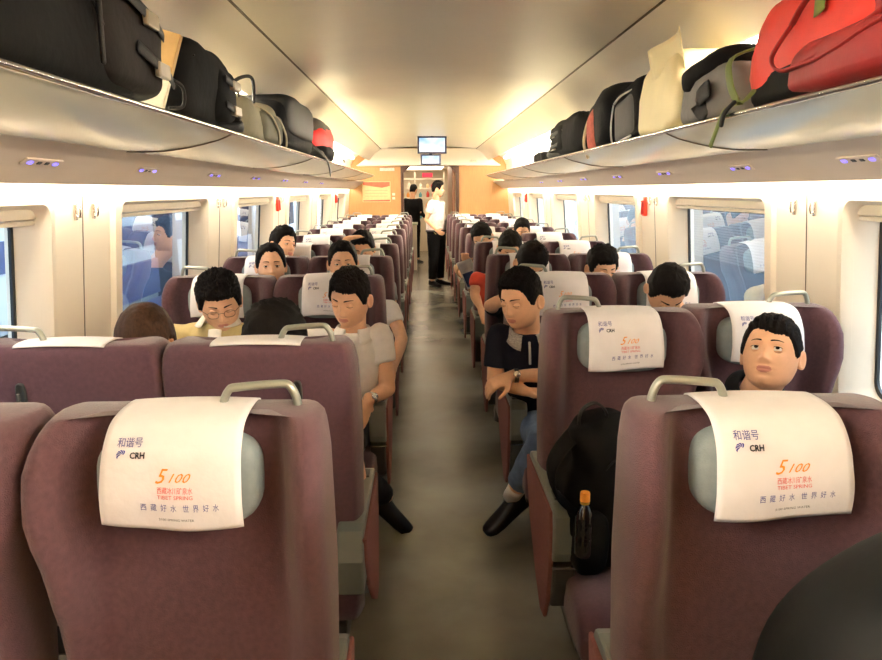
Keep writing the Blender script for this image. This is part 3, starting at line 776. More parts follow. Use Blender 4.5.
def brow_mesh(M, w, jaw, st):
    bm = bmesh.new()
    for s in (-1, 1):
        rings = []
        for k in range(9):
            t = k / 8; x = s * lerp(.013, .047, t); z = .0235 + .0045 * math.sin(t * 2.4) - .003 * t
            h = lerp(.0036, .0014, t) if t > .1 else .0028
            def sp(x, z):
                lo, hi = None, None     # find direction giving x, z by a small search
                d = V((x / .0765, -1, z / .117)); 
                for _ in range(12):
                    dn = d.normalized(); p = head_pt(dn, w, jaw)
                    d = V((dn.x + (x - p.x) / .09, dn.y, dn.z + (z - p.z) / .12))
                return head_pt(d.normalized(), w, jaw)
            a = sp(x, z + h); b = sp(x, z - h)
            rings.append([M @ (a + V((0, .002, 0))), M @ (a + V((0, -.0022, -.001))), M @ (b + V((0, -.0022, .001))), M @ (b + V((0, .002, 0)))])
        loft(bm, rings)
    return bm
LASH = []
def add_eyes(root, bmb, M, gaze, openness, w):
    """eyeballs as parts; lids go into the body mesh bmb"""
    out = []; LASH.clear()
    for s in (-1, 1):
        c = V((s * .031, -.0795 + .003, -.001)); r = .0125
        G = Matrix.Rotation(gaze[0], 4, 'Z') @ Matrix.Rotation(gaze[1], 4, 'X')
        if openness > .05:
            bm = bmesh.new(); rings = []
            for a, mi in ((.02, 1), (.25, 1), (.50, 1), (.51, 0), (.8, 0), (1.2, 0), (1.7, 0), (2.3, 0)):
                rings.append([M @ (c + G @ (V((r * math.sin(a) * math.cos(t), -r * math.cos(a), r * math.sin(a) * math.sin(t))))) for t in [2 * PI * k / 16 for k in range(16)]])
            loft(bm, rings)
            for f in bm.faces:
                ctr = f.calc_center_median(); loc = G.inverted() @ (M.inverted() @ ctr - c)
                if loc.y < -r * .86: f.material_index = 1
            out.append(bm)
        if True:
            lim = lerp(0, .46, openness); pts = []
            for k in range(11):
                a = -1.15 + 2.3 * k / 10; e = lim * max(0, math.cos(a)) ** .8 + (-.12 if openness < .3 else 0); R = r * 1.17
                pts.append(M @ (c + V((R * math.sin(a) * math.cos(e) * 1.12, -R * math.cos(a) * math.cos(e), R * math.sin(e)))))
            LASH.append(pts)
        # lids: shells around the ball, cut by an almond opening
        for up in (1, -1):
            lim = lerp(0, .46, openness) if up > 0 else lerp(-.02, .34, openness)
            rings = []
            for k in range(13):
                a = -1.45 + 2.9 * k / 12                     # across
                edge = (lim * math.cos(a) ** .8 if math.cos(a) > 0 else 0) * (1 if up > 0 else -1) + (-.12 if openness < .3 and up > 0 else 0)
                col = []
                for q in range(6):
                    e = lerp(edge, up * 1.35, q / 5); R = r * 1.13 + (.0012 if q == 0 else 0)
                    col.append(M @ (c + V((R * math.sin(a) * math.cos(e) * 1.12, -R * math.cos(a) * math.cos(e), R * math.sin(e)))))
                rings.append(col)
            loft(bmb, rings, close=False, cap=False)
    return out
def add_hand(bm, wrist, d, palm, thumb, curl=.5, sc=1.0, spread=.10):
    """d: direction of the fingers, palm: way the palm faces, thumb: +1/-1 side"""
    d = V(d).normalized(); palm = V(palm); palm = (palm - d * palm.dot(d)).normalized(); sd = d.cross(palm).normalized() * thumb
    w = V(wrist)
    pts = [w - d * .02, w + d * .02 * sc, w + d * .055 * sc, w + d * .088 * sc]
    tube(bm, pts, [(.026 * sc, .018 * sc), (.031 * sc, .016 * sc), (.040 * sc, .0145 * sc), (.039 * sc, .011 * sc)], side=sd, n=14)
    for k, (off, ln) in enumerate(((.030, .070), (.0105, .078), (-.0095, .073), (-.028, .058))):
        p = w + d * (.080 * sc) + sd * off * sc; ang = curl * .55; dirv = d; pl = [w + d * .05 * sc + sd * off * .8 * sc, p]; sp = sd * (off * spread * 3)
        dv = (d + sp).normalized()
        for seg in (.45, .32, .23):
            a = ang; dv = (dv * math.cos(a) + palm * math.sin(a)).normalized(); p = p + dv * ln * seg * sc; pl.append(p); ang = curl * (.75 + k * .05)
        tube(bm, pl, [.0095 * sc, .0092 * sc, .0085 * sc, .0078 * sc, .0066 * sc], n=10)
    b0 = w + d * .018 * sc + sd * .022 * sc + palm * .004
    t1 = b0 + (d * .55 + sd * .75 + palm * .25).normalized() * .038 * sc; t2 = t1 + (d * .85 + sd * .25 + palm * .35).normalized() * .03 * sc; t3 = t2 + (d * .9 + sd * .0 + palm * .4).normalized() * .022 * sc
    tube(bm, [b0, t1, t2, t3], [.014 * sc, .011 * sc, .0095 * sc, .0075 * sc], n=10)
def shoe_mesh(M, mi=0):
    bm = bmesh.new(); rings = []
    for (y, w, h, z0) in ((.075, .022, .05, .012), (.065, .032, .075, .004), (.03, .036, .085, 0), (-.02, .037, .075, 0), (-.07, .041, .058, 0), (-.12, .047, .045, 0), (-.165, .044, .036, 0), (-.19, .032, .028, .004), (-.20, .016, .018, .008)):
        rings.append([M @ V((w * sgnpow(math.cos(t), .75) * (1 if math.sin(t) < 0 else .86), y, z0 + h / 2 + h / 2 * sgnpow(math.sin(t), .7))) for t in [2 * PI * k / 18 for k in range(18)]])
    loft(bm, rings); return bm
SHIRTS = {}
def person(label, loc, rz, J, head, hair, shirt, pants=None, shoe=None, hero=False, collar=None, sleeve=.5, hands=None, glasses=False, watch=None, skin=None, hairmat=None, belt=None, placket=None, group=None, sock=None, legs=True, bulk=1.0, hem=.93):
    r = empty('person', loc, rz, label=label, cat='person')
    if group: r['group'] = group
    sk = skin or SKIN; hm = hairmat or HAIR; seed = len(label) * .7 + loc[0] * 3
    J = {k: V(v) for k, v in J.items()}
    hp = V(head['pos']); yaw, pitch, roll = [math.radians(a) for a in head.get('rot', (0, 0, 0))]   # pitch + = look up, yaw + = turns to image right
    MH = Matrix.Translation(hp) @ Matrix.Rotation(yaw, 4, 'Z') @ Matrix.Rotation(-pitch, 4, 'X') @ Matrix.Rotation(roll, 4, 'Y') @ Matrix.Scale(head.get('scale', 1.0), 4)
    vox = .0065 if hero else .011
    w = head.get('w', 1.0); jaw = head.get('jaw', 1.0)
    pel, che, nb = J['pelvis'], J['chest'], J['neck']
    sd = (J['sr'] - J['sl']).normalized(); dep = bulk
    bm = bmesh.new()
    # torso core
    tube(bm, [pel, pel.lerp(che, .5), che, nb + V((0, 0, -.05))], [(.13, .09), (.125, .085), (.15, .09), (.10, .06)], side=sd, n=20)
    tube(bm, [nb + V((0, .0, -.06)), nb, MH @ V((0, .028, -.05))], [(.07, .06), (.056, .056), (.055, .056)], side=sd, n=18)
    for s in 'rl':
        S, E, Wr = J['s' + s], J['e' + s], J['w' + s]
        tube(bm, [nb.lerp(S, .35) + V((0, 0, -.02)), S, S.lerp(E, .35), E], [(.035, .035), .046, .043, .036], n=14)
        tube(bm, [E, E.lerp(Wr, .3), E.lerp(Wr, .75), Wr], [.037, .038, .029, (.025, .021)], n=14)
        h = (hands or {}).get(s)
        if h: add_hand(bm, Wr, h[0], h[1], h[2], h[3])
        else: add_hand(bm, Wr, (Wr - E), V((0, 0, -1)) if abs((Wr - E).normalized().z) < .8 else V((1 if s == 'l' else -1, 0, 0)), 1 if s == 'l' else -1, .5)
        if legs:
            K, A = J['k' + s], J['a' + s]; H = pel + sd * (.085 if s == 'r' else -.085)
            tube(bm, [H, H.lerp(K, .5), K, K.lerp(A, .35), A], [.07, .062, .05, .048, .036], n=14)
    me = remesh(bm, vox, 3)
    bm = bmesh.new(); bm.from_mesh(me); bpy.data.meshes.remove(me)
    nu, nv = (150, 120) if hero else (56, 44)
    add_head(bm, MH, nu, nv, w, jaw)
    eyes = add_eyes(r, bm, MH, [math.radians(a) for a in head.get('gaze', (0, 0))], head.get('open', .9), w) if head.get('eyes', True) else []
    body = obj('body', bm, [sk, LIPS], r)
    for e in eyes: obj('eye', e, [EYEW, IRIS], r)
    if head.get('eyes', True):
        for pts in LASH: bm = bmesh.new(); tube(bm, pts, .0009, n=6); obj('eyelash_line', bm, HAIR, r)
    if head.get('eyes', True): obj('eyebrow', brow_mesh(MH, w, jaw, hair), hm, r)
    obj('hair', hair_mesh(MH, hair, nu, nv, w, seed), hm, r)
    if glasses:
        g = bmesh.new()
        for s in (-1, 1):
            lp = [MH @ V((s * .033 + .022 * sgnpow(math.cos(t), .8), -.099 - .003 * math.cos(t) * -s, -.006 + .016 * sgnpow(math.sin(t), .8))) for t in [2 * PI * k / 20 for k in range(21)]]
            tube(g, lp, .0012, n=6); tube(g, [MH @ V((s * .055, -.097, .0)), MH @ V((s * .078, -.06, .002)), MH @ V((s * .084, .01, .0))], .0012, n=6)
        tube(g, [MH @ V((-.011, -.1, -.002)), MH @ V((0, -.103, .001)), MH @ V((.011, -.1, -.002))], .0012, n=6)
        obj('glasses', g, mat('glasses_frame', (120, 116, 108), .25, metal=.8), r)
    # shirt
    bm = bmesh.new(); lo = pel + (pel - che).normalized() * .02
    tube(bm, [lo, pel.lerp(che, .25), pel.lerp(che, .6), che, che.lerp(nb, .45), nb + V((0, 0, -.035)), nb + V((0, 0, .0))],
         [(.158 * dep, .118 * dep), (.160 * dep, .122 * dep), (.166 * dep, .122 * dep), (.178, .118), (.170, .102), (.112, .078), (.066, .066)], side=sd, n=28, round_ends=False)
    for s in 'rl':
        S, E, Wr = J['s' + s], J['e' + s], J['w' + s]
        tube(bm, [nb.lerp(S, .3) + V((0, 0, -.035)), nb.lerp(S, .75) + V((0, 0, -.015)), S], [(.045, .045), (.05, .05), .056], n=16)
        end = S.lerp(E, sleeve) if sleeve <= 1 else E
        pts = [S, S.lerp(end, .5), end]; rr = [.056, .056, .055 if sleeve <= 1 else .05]
        if sleeve > 1: pts.append(E.lerp(Wr, sleeve - 1)); rr.append(.036)
        tube(bm, pts, rr, n=16, round_ends=False)
    # folds
    me = remesh(bm, vox * 1.15, 4, 'shirt')
    wrinkle(me, lambda c: .0075 * noise.noise(V((c.x * 11, c.y * 9, c.z * 5 + seed))) + .003 * noise.noise(c * 28))
    so = link('shirt', me, shirt, r)
    if collar:
        cm, open_ = collar; bm = bmesh.new(); up = (MH @ V((0, .028, -.05)) - nb).normalized(); fx = sd; fy = up.cross(fx).normalized()
        if fy.y < 0: fy = -fy       # fy points to the back
        def cp(i, j):
            a = math.radians(lerp(-180 + open_, 180 - open_, i / 30)) ; a += PI   # 0 = back
            k = j / 6; R, z = interp([(0, .064), (.35, .066), (.5, .070), (1, .094)], k), interp([(0, -.012), (.35, .026), (.5, .030), (1, -.014)], k)
            sh = sst(.55, 1, abs(i / 15 - 1)); z -= .02 * sh * sst(.4, 1, k); R += .004 * sh
            return nb + up * z + fx * (R * math.sin(a)) - fy * (R * math.cos(a)) * 1.0 + V((0, -.006, 0))
        # a runs so that the gap is at the front (-y)
        def cp2(i, j):
            t = lerp(open_, 360 - open_, i / 30); a = math.radians(t); k = j / 6
            R = interp([(0, .062), (.35, .064), (.5, .069), (1, .097)], k); z = interp([(0, -.02), (.35, .018), (.5, .022), (1, -.018)], k)
            sh = sst(.5, 1, abs(i / 15 - 1)); z -= .024 * sh * sst(.4, 1, k)
            return nb + up * z + fx * (R * math.sin(a)) - fy * (R * math.cos(a))
        solid_grid(bm, cp2, 31, 7, .003); obj('collar', bm, cm, r)
    if placket:
        bm = bmesh.new(); pm, wd = placket; fwd = -V((0, 1, 0)); a = nb + V((0, -.075, -.03)); b = a + V((0, -.03, -.085))
        tube(bm, [a, a.lerp(b, .5) + V((0, -.006, 0)), b], [(wd, .004)] * 3, side=sd, n=10); obj('zip', bm, pm, r)
    if belt:
        bm = bmesh.new(); tube(bm, [lo + V((0, 0, .0)), lo + V((0, 0, .035))], [(.164 * dep, .124 * dep)] * 2, side=sd, n=28, round_ends=False); obj('belt', bm, BLACKP, r)
    if pants and legs:
        bm = bmesh.new(); tube(bm, [lo + V((0, 0, .04)), lo, pel + (pel - che).normalized() * .07], [(.155 * dep, .115 * dep), (.162 * dep, .122 * dep), (.15, .11)], side=sd, n=24)
        for s in 'rl':
            K, A = J['k' + s], J['a' + s]; H = pel + sd * (.085 if s == 'r' else -.085)
            tube(bm, [H, H.lerp(K, .5), K, K.lerp(A, .4), K.lerp(A, hem)], [.088 * bulk, .08 * bulk, .068 * bulk, .062 * bulk, .056 * bulk], n=16, round_ends=False)
        me = remesh(bm, vox * 1.3, 4, 'trousers')
        wrinkle(me, lambda c: .005 * noise.noise(c * 14 + V((seed, 0, 0))))
        link('trousers', me, pants, r)
    if shoe and legs:
        for s in 'rl':
            A = J['a' + s]; f = J.get('f' + s, V((0, -1, 0))); ang = math.atan2(f.x, -f.y); tl = math.asin(max(-1, min(1, f.z / f.length)))
            M = Matrix.Translation(A + V((0, 0, 0))) @ Matrix.Rotation(ang, 4, 'Z') @ Matrix.Rotation(-tl, 4, 'X') @ Matrix.Translation((0, 0, -.09)) @ Matrix.Diagonal((1.25, 1.0, 1.2, 1))
            sh = obj('shoe', shoe_mesh(M), shoe, r)
            if sock:
                bm = bmesh.new(); d = (J['k' + s] - A).normalized(); tube(bm, [A - d * .02, A + d * .03, A + d * .06], [.041, .040, .041], n=14, round_ends=False); obj('sock', bm, sock, r)
    if watch:
        s, wm, sm = watch; E, Wr = J['e' + s], J['w' + s]; d = (Wr - E).normalized(); c = Wr - d * .022
        bm = bmesh.new(); N = 20; side_ = d.orthogonal().normalized(); u = d.cross(side_)
        ringf = lambda off, R: [c + d * off + side_ * (R * 1.05 * math.cos(2 * PI * k / N)) + u * (R * .95 * math.sin(2 * PI * k / N)) for k in range(N)]
        loft(bm, [ringf(-.009, .0265), ringf(-.009, .0295), ringf(.009, .0295), ringf(.009, .0265)], cap=False)
        wo = obj('watch_strap', bm, sm, r, auto=.6)
        n_ = V(J.get('watchn', V((0, -1, .3)))); n_ = (n_ - d * n_.dot(d)).normalized(); q = c + n_ * .029; x_ = d.cross(n_)
        bm = bmesh.new(); loft(bm, [[q + n_ * h + (d * math.cos(2 * PI * k / 18) + x_ * math.sin(2 * PI * k / 18)) * rr for k in range(18)] for h, rr in ((-.004, .015), (.004, .0155), (.006, .0125))]); obj('watch_case', bm, wm, wo)
    return r
def sit(dx=0, dy=0, dz=0, lean=0, sh=.185, hz=.56, sy=0):
    """seated joints relative to the seat origin; lean = forward shift of the shoulders"""
    J = {'pelvis': (dx * .3, -.235, hz), 'chest': (dx * .7, -.235 - lean * .6, hz + .30), 'neck': (dx, -.22 - lean, hz + .475 + dz)}
    J['sl'] = (dx - sh, -.225 - lean * .85, hz + .40 + dz); J['sr'] = (dx + sh, -.225 - lean * .85, hz + .40 + dz)
    J['el'] = (dx * .7 - sh - .03, -.30 - lean * .6, hz + .15); J['er'] = (dx * .7 + sh + .03, -.30 - lean * .6, hz + .15)
    J['wl'] = (-.10, -.47, hz + .085); J['wr'] = (.10, -.47, hz + .085)
    J['kl'] = (-.11, -.64, hz - .04); J['kr'] = (.11, -.64, hz - .04)
    J['al'] = (-.11, -.66, .095); J['ar'] = (.11, -.66, .095)
    return J
POLOW = mat('polo_white', (242, 238, 232), .8, var=.04, bump=.3, bscale=60)
POLOB = mat('polo_navy', (15, 17, 32), .8, spec=.2, var=.1, bump=.3, bscale=60)
KHAKI = mat('shirt_khaki', (186, 166, 112), .8, var=.08, bump=.3, bscale=60)
BLACKF = mat('cloth_black', (14, 14, 17), .85, spec=.2, var=.15, bump=.3, bscale=60)
NAVY = mat('trousers_navy', (24, 26, 36), .8, var=.1)
JEANS = mat('jeans_blue', (92, 112, 138), .85, var=.2, vscale=25, bump=.3, bscale=200)
REDF = mat('shirt_red', (206, 70, 52), .8, var=.06)
LEATHER = mat('shoe_black', (14, 12, 12), .42, var=.1, spec=.4)
SOCK = mat('sock_white', (224, 216, 204), .9, var=.04)
GREYF = mat('shirt_grey', (120, 124, 130), .85, var=.1)
STRIPE = mat('collar_striped', (176, 170, 160), .8, var=.5, vscale=90, stretch=(1, 1, 6))
H0 = dict(top=.017, side=.006, spike=.005)
SEATR = lambda i, X: (X, ROWS_R[i][0], 0)
SEATL = lambda i, X: (-X, ROWS_L[i][0], 0)
# 1. man looking up, window seat of the second row on the right
J = sit(dx=-.11, dz=-.02, sh=.18, hz=.50)
person('man in a black shirt by the right window looking up, side-parted hair', SEATR(1, XW), 0, J,
       dict(pos=(-.12, -.30, 1.095), rot=(-38, 22, -3), gaze=(10, -24), open=1.25, w=1.08, jaw=1.06, scale=.93), dict(top=.010, side=.008, spike=.004, fringe=.026, part=1, quiff=.010, front=.068),
       BLACKF, NAVY, LEATHER, hero=True, collar=(BLACKF, 25), skin=SKIN)
# 2. man in the navy polo leaning into the aisle, third row right
J = sit(dx=-.20, lean=.16, dz=-.03, sh=.19, hz=.53)
J.update(sl=(-.315, -.34, .955), sr=(.02, -.33, .965), er=(.02, -.44, .80), el=(-.335, -.37, .765), wr=(-.275, -.45, .80), wl=(-.21, -.47, .735), kl=(-.155, -.60, .57), kr=(.10, -.64, .50), al=(-.25, -.39, .235), ar=(.10, -.68, .095), fl=(-1, -.35, -.62), watchn=(.2, -1, .5))
person('man in a navy zip polo and jeans leaning into the aisle, arms on armrest', SEATR(2, XA), 0, J,
       dict(pos=(-.235, -.44, 1.125), rot=(-42, -10, -3), gaze=(-8, -30), open=.2, w=1.03, jaw=1.05), dict(top=.020, side=.008, spike=.010, front=.064, quiff=.004),
       POLOB, JEANS, LEATHER, hero=True, collar=(STRIPE, 26), hands={'r': ((-1, -.05, -.45), (0, .5, -1), 1, .8), 'l': ((1, -.25, -.05), (0, -.3, 1), 1, .75)},
       watch=('r', mat('watch_silver', (205, 200, 190), .2, metal=.8), BLACKP), placket=(mat('zip_silver', (180, 178, 170), .4, metal=.4), .005), sock=SOCK, sleeve=.74, hem=.78)
# 3. man in white polo, third row left on the aisle
J = sit(dx=.13, lean=.10, dz=-.03, sh=.19, hz=.53)
J.update(sl=(-.15, -.30, .97), sr=(.245, -.31, .955), er=(.275, -.34, .72), wr=(.195, -.44, .695), el=(-.16, -.36, .70), wl=(-.05, -.52, .62), kr=(.10, -.64, .50), kl=(-.10, -.64, .50), ar=(.25, -.22, .16), fr=(.75, -.15, -.55), watchn=(.5, -.8, .5))
person('man in a white polo shirt looking down, wearing a watch, seated left of the aisle', SEATL(2, XA), 0, J,
       dict(pos=(.125, -.36, 1.125), rot=(-18, -14, 3), gaze=(0, -35), open=.12, w=1.02, jaw=1.03), dict(top=.020, side=.009, spike=.007, fringe=.010, part=1, front=.060),
       POLOW, NAVY, LEATHER, hero=True, collar=(POLOW, 24), hands={'r': ((-.35, -.2, -1), (-.5, .6, 0), 1, .35)},
       watch=('r', mat('watch_steel', (214, 210, 204), .2, metal=.8), mat('watch_band_steel', (196, 194, 190), .25, metal=.8)), placket=(POLOW, .013))
# 4. man in khaki with glasses
J = sit(dx=.06, lean=.10, dz=.025, sh=.215, hz=.53)
person('man with glasses in an open khaki shirt over white, reading, by the left window', SEATL(2, XW), 0, J,
       dict(pos=(.075, -.35, 1.11), rot=(18, -19, -5), gaze=(0, -35), open=.15, w=1.05, jaw=1.05), dict(top=.030, side=.012, spike=.012, front=.050),
       KHAKI, NAVY, LEATHER, hero=True, collar=(mat('collar_white', (232, 224, 210), .8), 30), glasses=True, placket=(mat('collar_white', (232, 224, 210), .8), .028))
# 5/6. two heads seen from behind in the reversed seats
J = sit(hz=.52, dz=-.02); person('man with thinning brown hair seen from behind by the left window', SEATL(1, XW), PI, J,
       dict(pos=(-.12, -.22, 1.13), rot=(0, -8, 0), eyes=False, w=1.02), dict(top=.008, side=.007, spike=.001, front=.085), GREYF, NAVY, LEATHER, hero=True, hairmat=HAIRB, skin=SKIN2)
J = sit(hz=.52, dz=-.04); person('person with thick black hair seen from behind, beside the thinning-haired man', SEATL(1, XA), PI, J,
       dict(pos=(.01, -.24, 1.115), rot=(0, -20, 0), eyes=False, w=1.04), dict(top=.028, side=.016, spike=.012), BLACKF, NAVY, LEATHER, hero=False)
# 7.. further passengers
def pax(label, seat, hpos, rot, shirt, hair=None, dx=0, lean=.04, eyes=True, open_=.7, **k):
    J = sit(dx=dx, lean=lean, hz=.53, dz=-.03); J.update(k.pop('J', {}))
    return person(label, seat, 0, J, dict(pos=hpos, rot=rot, open=open_, eyes=eyes, gaze=(0, 0), w=1.03), hair or H0, shirt, k.pop('pants', NAVY), LEATHER, **k)
pax('bowed dark-haired passenger in front of a white cover by the right window, third row', SEATR(2, XW), (-.075, -.28, 1.14), (0, -48, 0), GREYF, dict(top=.016, side=.010, spike=.005, front=.06), lean=.06, open_=.1)
pax('black-haired passenger glimpsed between two seats, fourth row by the right window', SEATR(3, XW), (-.10, -.26, 1.12), (12, -14, 0), mat('shirt_yellow', (206, 170, 96), .8), dict(top=.026, side=.012, spike=.012, front=.05), open_=.5)
pax('passenger with bowed black head resting on one arm, fourth row by the aisle', SEATR(3, XA), (-.02, -.28, 1.15), (14, -34, 6), BLACKF, dict(top=.024, side=.012, spike=.008, front=.05), dx=-.04, lean=.08, open_=.1,
    J=dict(el=(-.27, -.44, .93), wl=(-.12, -.42, 1.0)))
pax('passenger in a red shirt with an elbow on the aisle armrest, right side', SEATR(4, XA), (-.01, -.28, 1.155), (0, -30, 0), REDF, dict(top=.022, side=.010, spike=.008), dx=-.10, lean=.08, open_=.1,
    J=dict(sl=(-.25, -.28, .93), el=(-.27, -.32, .82), wl=(-.235, -.42, .74)))
pax('passenger leaning over the aisle side reading a newspaper, black hair', SEATR(5, XA), (-.13, -.40, 1.17), (-20, -30, -10), mat('shirt_tan', (176, 140, 104), .8), dict(top=.024, side=.012, spike=.006), dx=-.14, lean=.16, open_=.1,
    J=dict(el=(-.29, -.58, .86), wl=(-.30, -.73, 1.0), er=(.10, -.5, .8), wr=(-.20, -.70, .88)), sleeve=.5)
pax('man with receding hair looking over the seat in front, left window, fourth row', SEATL(3, XW), (.06, -.22, 1.15), (14, 4, 0), GREYF, dict(top=.016, side=.010, front=.078))
pax('man with short black hair looking at the camera over the seat, left aisle, fourth row', SEATL(3, XA), (-.03, -.22, 1.16), (6, 2, 0), POLOW, dict(top=.018, side=.008, front=.070), dx=.06, pants=JEANS,
    J=dict(er=(.31, -.36, .74), wr=(.26, -.52, .60), kr=(.16, -.62, .48)))
pax('passenger with tilted head and tousled hair by the left window, fifth row', SEATL(4, XW), (-.07, -.20, 1.19), (50, 6, 12), BLACKF, dict(top=.026, side=.014, spike=.012, front=.06))
pax('passenger with one hand resting on top of the head, left aisle, fifth row', SEATL(4, XA), (.0, -.22, 1.165), (0, -20, 0), GREYF, dict(top=.02, side=.01), 
    J=dict(el=(-.20, -.38, 1.12), wl=(-.09, -.33, 1.245)), hands={'l': ((.9, .3, .15), (0, .1, -1), 1, .5)}, open_=.1)
pax('passenger with just the black hair showing, far right side', SEATR(6, XW), (-.12, -.22, 1.16), (0, -20, 0), BLACKF, open_=.1)
# conductor standing in the aisle
J = dict(pelvis=(0, 0, .92), chest=(0, .0, 1.20), neck=(0, .01, 1.40), sl=(-.165, .0, 1.36), sr=(.165, .0, 1.36), el=(-.215, .05, 1.10), er=(.215, .04, 1.10), wl=(-.17, -.12, .93), wr=(.20, -.08, .90),
         kl=(-.09, .0, .50), kr=(.10, .0, .50), al=(-.10, .02, .09), ar=(.13, .02, .09), fl=(-.25, -1, 0), fr=(.3, -1, 0))
person('railway attendant standing in the aisle in white short-sleeved shirt and black trousers', (.115, 11.95, 0), math.radians(55), J,
       dict(pos=(0, -.03, 1.60), rot=(35, -4, 0), open=.6, scale=.98), dict(top=.024, side=.012, spike=.005), mat('shirt_white_plain', (214, 210, 204), .8, bump=.2, bscale=60), BLACKF, LEATHER, hero=True, collar=(mat('shirt_white_plain', (238, 234, 226), .8), 22), belt=True, bulk=1.32, sleeve=.55,
       hands={'l': ((0, -1, -.5), (1, 0, 0), 1, .9)})
J = dict(J); J.update(wl=(-.2, -.2, 1.0), wr=(.2, -.2, 1.0))
person('dark-dressed person standing at the galley counter beyond the doorway', (-.33, 15.75, 0), math.radians(160), J, dict(pos=(0, -.05, 1.58), rot=(0, -15, 0), open=.3), H0, BLACKF, BLACKF, LEATHER, sleeve=1.9)
# what they hold
b = bmesh.new(); box(b, -.016, .016, -.05, .05, -.006, .006, .002); o = obj('ticket_booklet', b, mat('yellow_card', (228, 206, 110), .6), smooth=False)
o.location = (.07, 11.78, .90); o.rotation_euler = (.6, .4, 1.0); tag(o, 'small yellowish booklet in the hand of the standing attendant', 'booklet')
b = bmesh.new()
solid_grid(b, lambda i, j: V((-.06 + .13 * i / 12, .006 * math.sin(i * .8) + .006 * math.sin(j), -.12 + .24 * j / 12)), 13, 13, .0015)
o = obj('newspaper', b, mat('newsprint', (206, 204, 200), .8, var=.12, vscale=30)); o.location = (.265, 5.80, .90); o.rotation_euler = (.2, -.35, -.3); tag(o, 'folded newspaper with a dark blue picture held out over the aisle', 'newspaper')
b = bmesh.new(); solid_grid(b, lambda i, j: V((-.045 + .095 * i / 12, -.013, -.10 + .12 * j / 12)), 13, 13, .001)
t = obj('printed_picture', b, mat('news_picture', (38, 56, 92), .6, var=.6, vscale=18), o); t['label'] = 'dark blue photograph'
# ------------------------------------------------------------------ luggage
NY = mat('nylon_black', (9, 9, 9), .8, var=.25, vscale=12, bump=.5, bscale=26, spec=.12)
NYG = mat('nylon_grey', (92, 90, 86), .65, var=.15, vscale=12, bump=.4, bscale=40)
WEB = mat('webbing_dark', (26, 25, 24), .6, var=.15, bump=.3, bscale=300, spec=.25)
BUCK = mat('buckle_grey', (132, 122, 104), .35, var=.1)
OLIVE = mat('bag_olive_grey', (118, 112, 88), .75, var=.15, vscale=10, bump=.4, bscale=50)
TANL = mat('trim_tan', (150, 138, 108), .6, var=.1)
PINK = mat('bag_salmon', (190, 96, 78), .8, var=.2, vscale=40, bump=.3, bscale=200)
CRB = mat('bag_cream', (240, 226, 176), .6, var=.05, vscale=6, bump=.3, bscale=14)
REDB = mat('bag_red', (204, 42, 24), .55, var=.1, vscale=8, bump=.5, bscale=22)
REDD = mat('bag_dark_red', (140, 26, 28), .6, var=.15, vscale=8, bump=.5, bscale=22)
GRN = mat('strap_green', (92, 106, 44), .6, var=.12, vscale=10)
def bag(name, label, cat, loc): return empty(name, loc, 0, label=label, cat=cat)
def soft(par, name, c, s, m, e=.42, lump=.02, lsc=7, seed=0, nu=36, nv=24, shape=None):
    bm = bmesh.new(); soft_box(bm, c, s, e, nu, nv, lump, lsc, seed, shape=shape); return obj(name, bm, m, par)
def strap(par, name, pts, w, m, t=.0025, side=None, k=5):
    bm = bmesh.new(); tube(bm, smooth_path(pts, k), (w, t), side=side, n=10); return obj(name, bm, m, par)
# L1 large black holdall
r = bag('holdall', 'large black holdall at the near end of the left luggage rack', 'bag', (-1.06, 1.56, 1.79))
b = soft(r, 'body', (0, 0, .165), (.235, .60, .165), NY, e=.38, lump=.03, lsc=5)
soft(b, 'end_pocket', (.04, .36, .15), (.215, .22, .125), mat('nylon_brown', (20, 15, 13), .75, spec=.15, var=.2, bump=.4, bscale=30), e=.35, lump=.01)
strap(b, 'piping', [(.236, -.5, .20), (.244, -.3, .26), (.245, 0, .25), (.240, .12, .20), (.235, .2, .14)], .004, WEB, .004)
strap(b, 'piping', [(.246, .14, .07), (.252, .13, .2), (.235, .17, .275), (.16, .2, .29)], .006, WEB, .006)
for z, y in ((.10, .46), (.215, .40)):
    s_ = strap(b, 'webbing_strap', [(.255, y - .13, z + .04), (.262, y - .05, z + .02), (.262, y + .05, z), (.25, y + .13, z - .015)], .016, WEB, .004, side=(0, 0, 1))
    q = boxo('buckle', .255, .272, y - .03, y + .05, z - .018, z + .022, BUCK, b, .005); q['label'] = 'grey plastic buckle'
strap(b, 'cord_loop', [(.24, .55, .1), (.27, .60, .08), (.26, .63, .03), (.23, .6, .02)], .005, WEB, .005)
# envelope
r = empty('paper_packet', (-.965, 2.30, 1.80), label='brown and white paper packet sticking up between two black bags', cat='packet'); r.rotation_euler = (-.1, .28, 0)
boxo('lower_sheet', -.13, .06, -.008, .008, .0, .135, mat('paper_white', (222, 212, 190), .7, var=.03), r, .002)
boxo('upper_sheet', -.13, .06, -.012, .012, .132, .27, mat('paper_brown', (176, 140, 84), .7, var=.06), r, .002)
boxo('blue_corner', .02, .065, -.014, -.002, .0, .03, mat('paper_blue', (40, 120, 160), .6), r, .001)
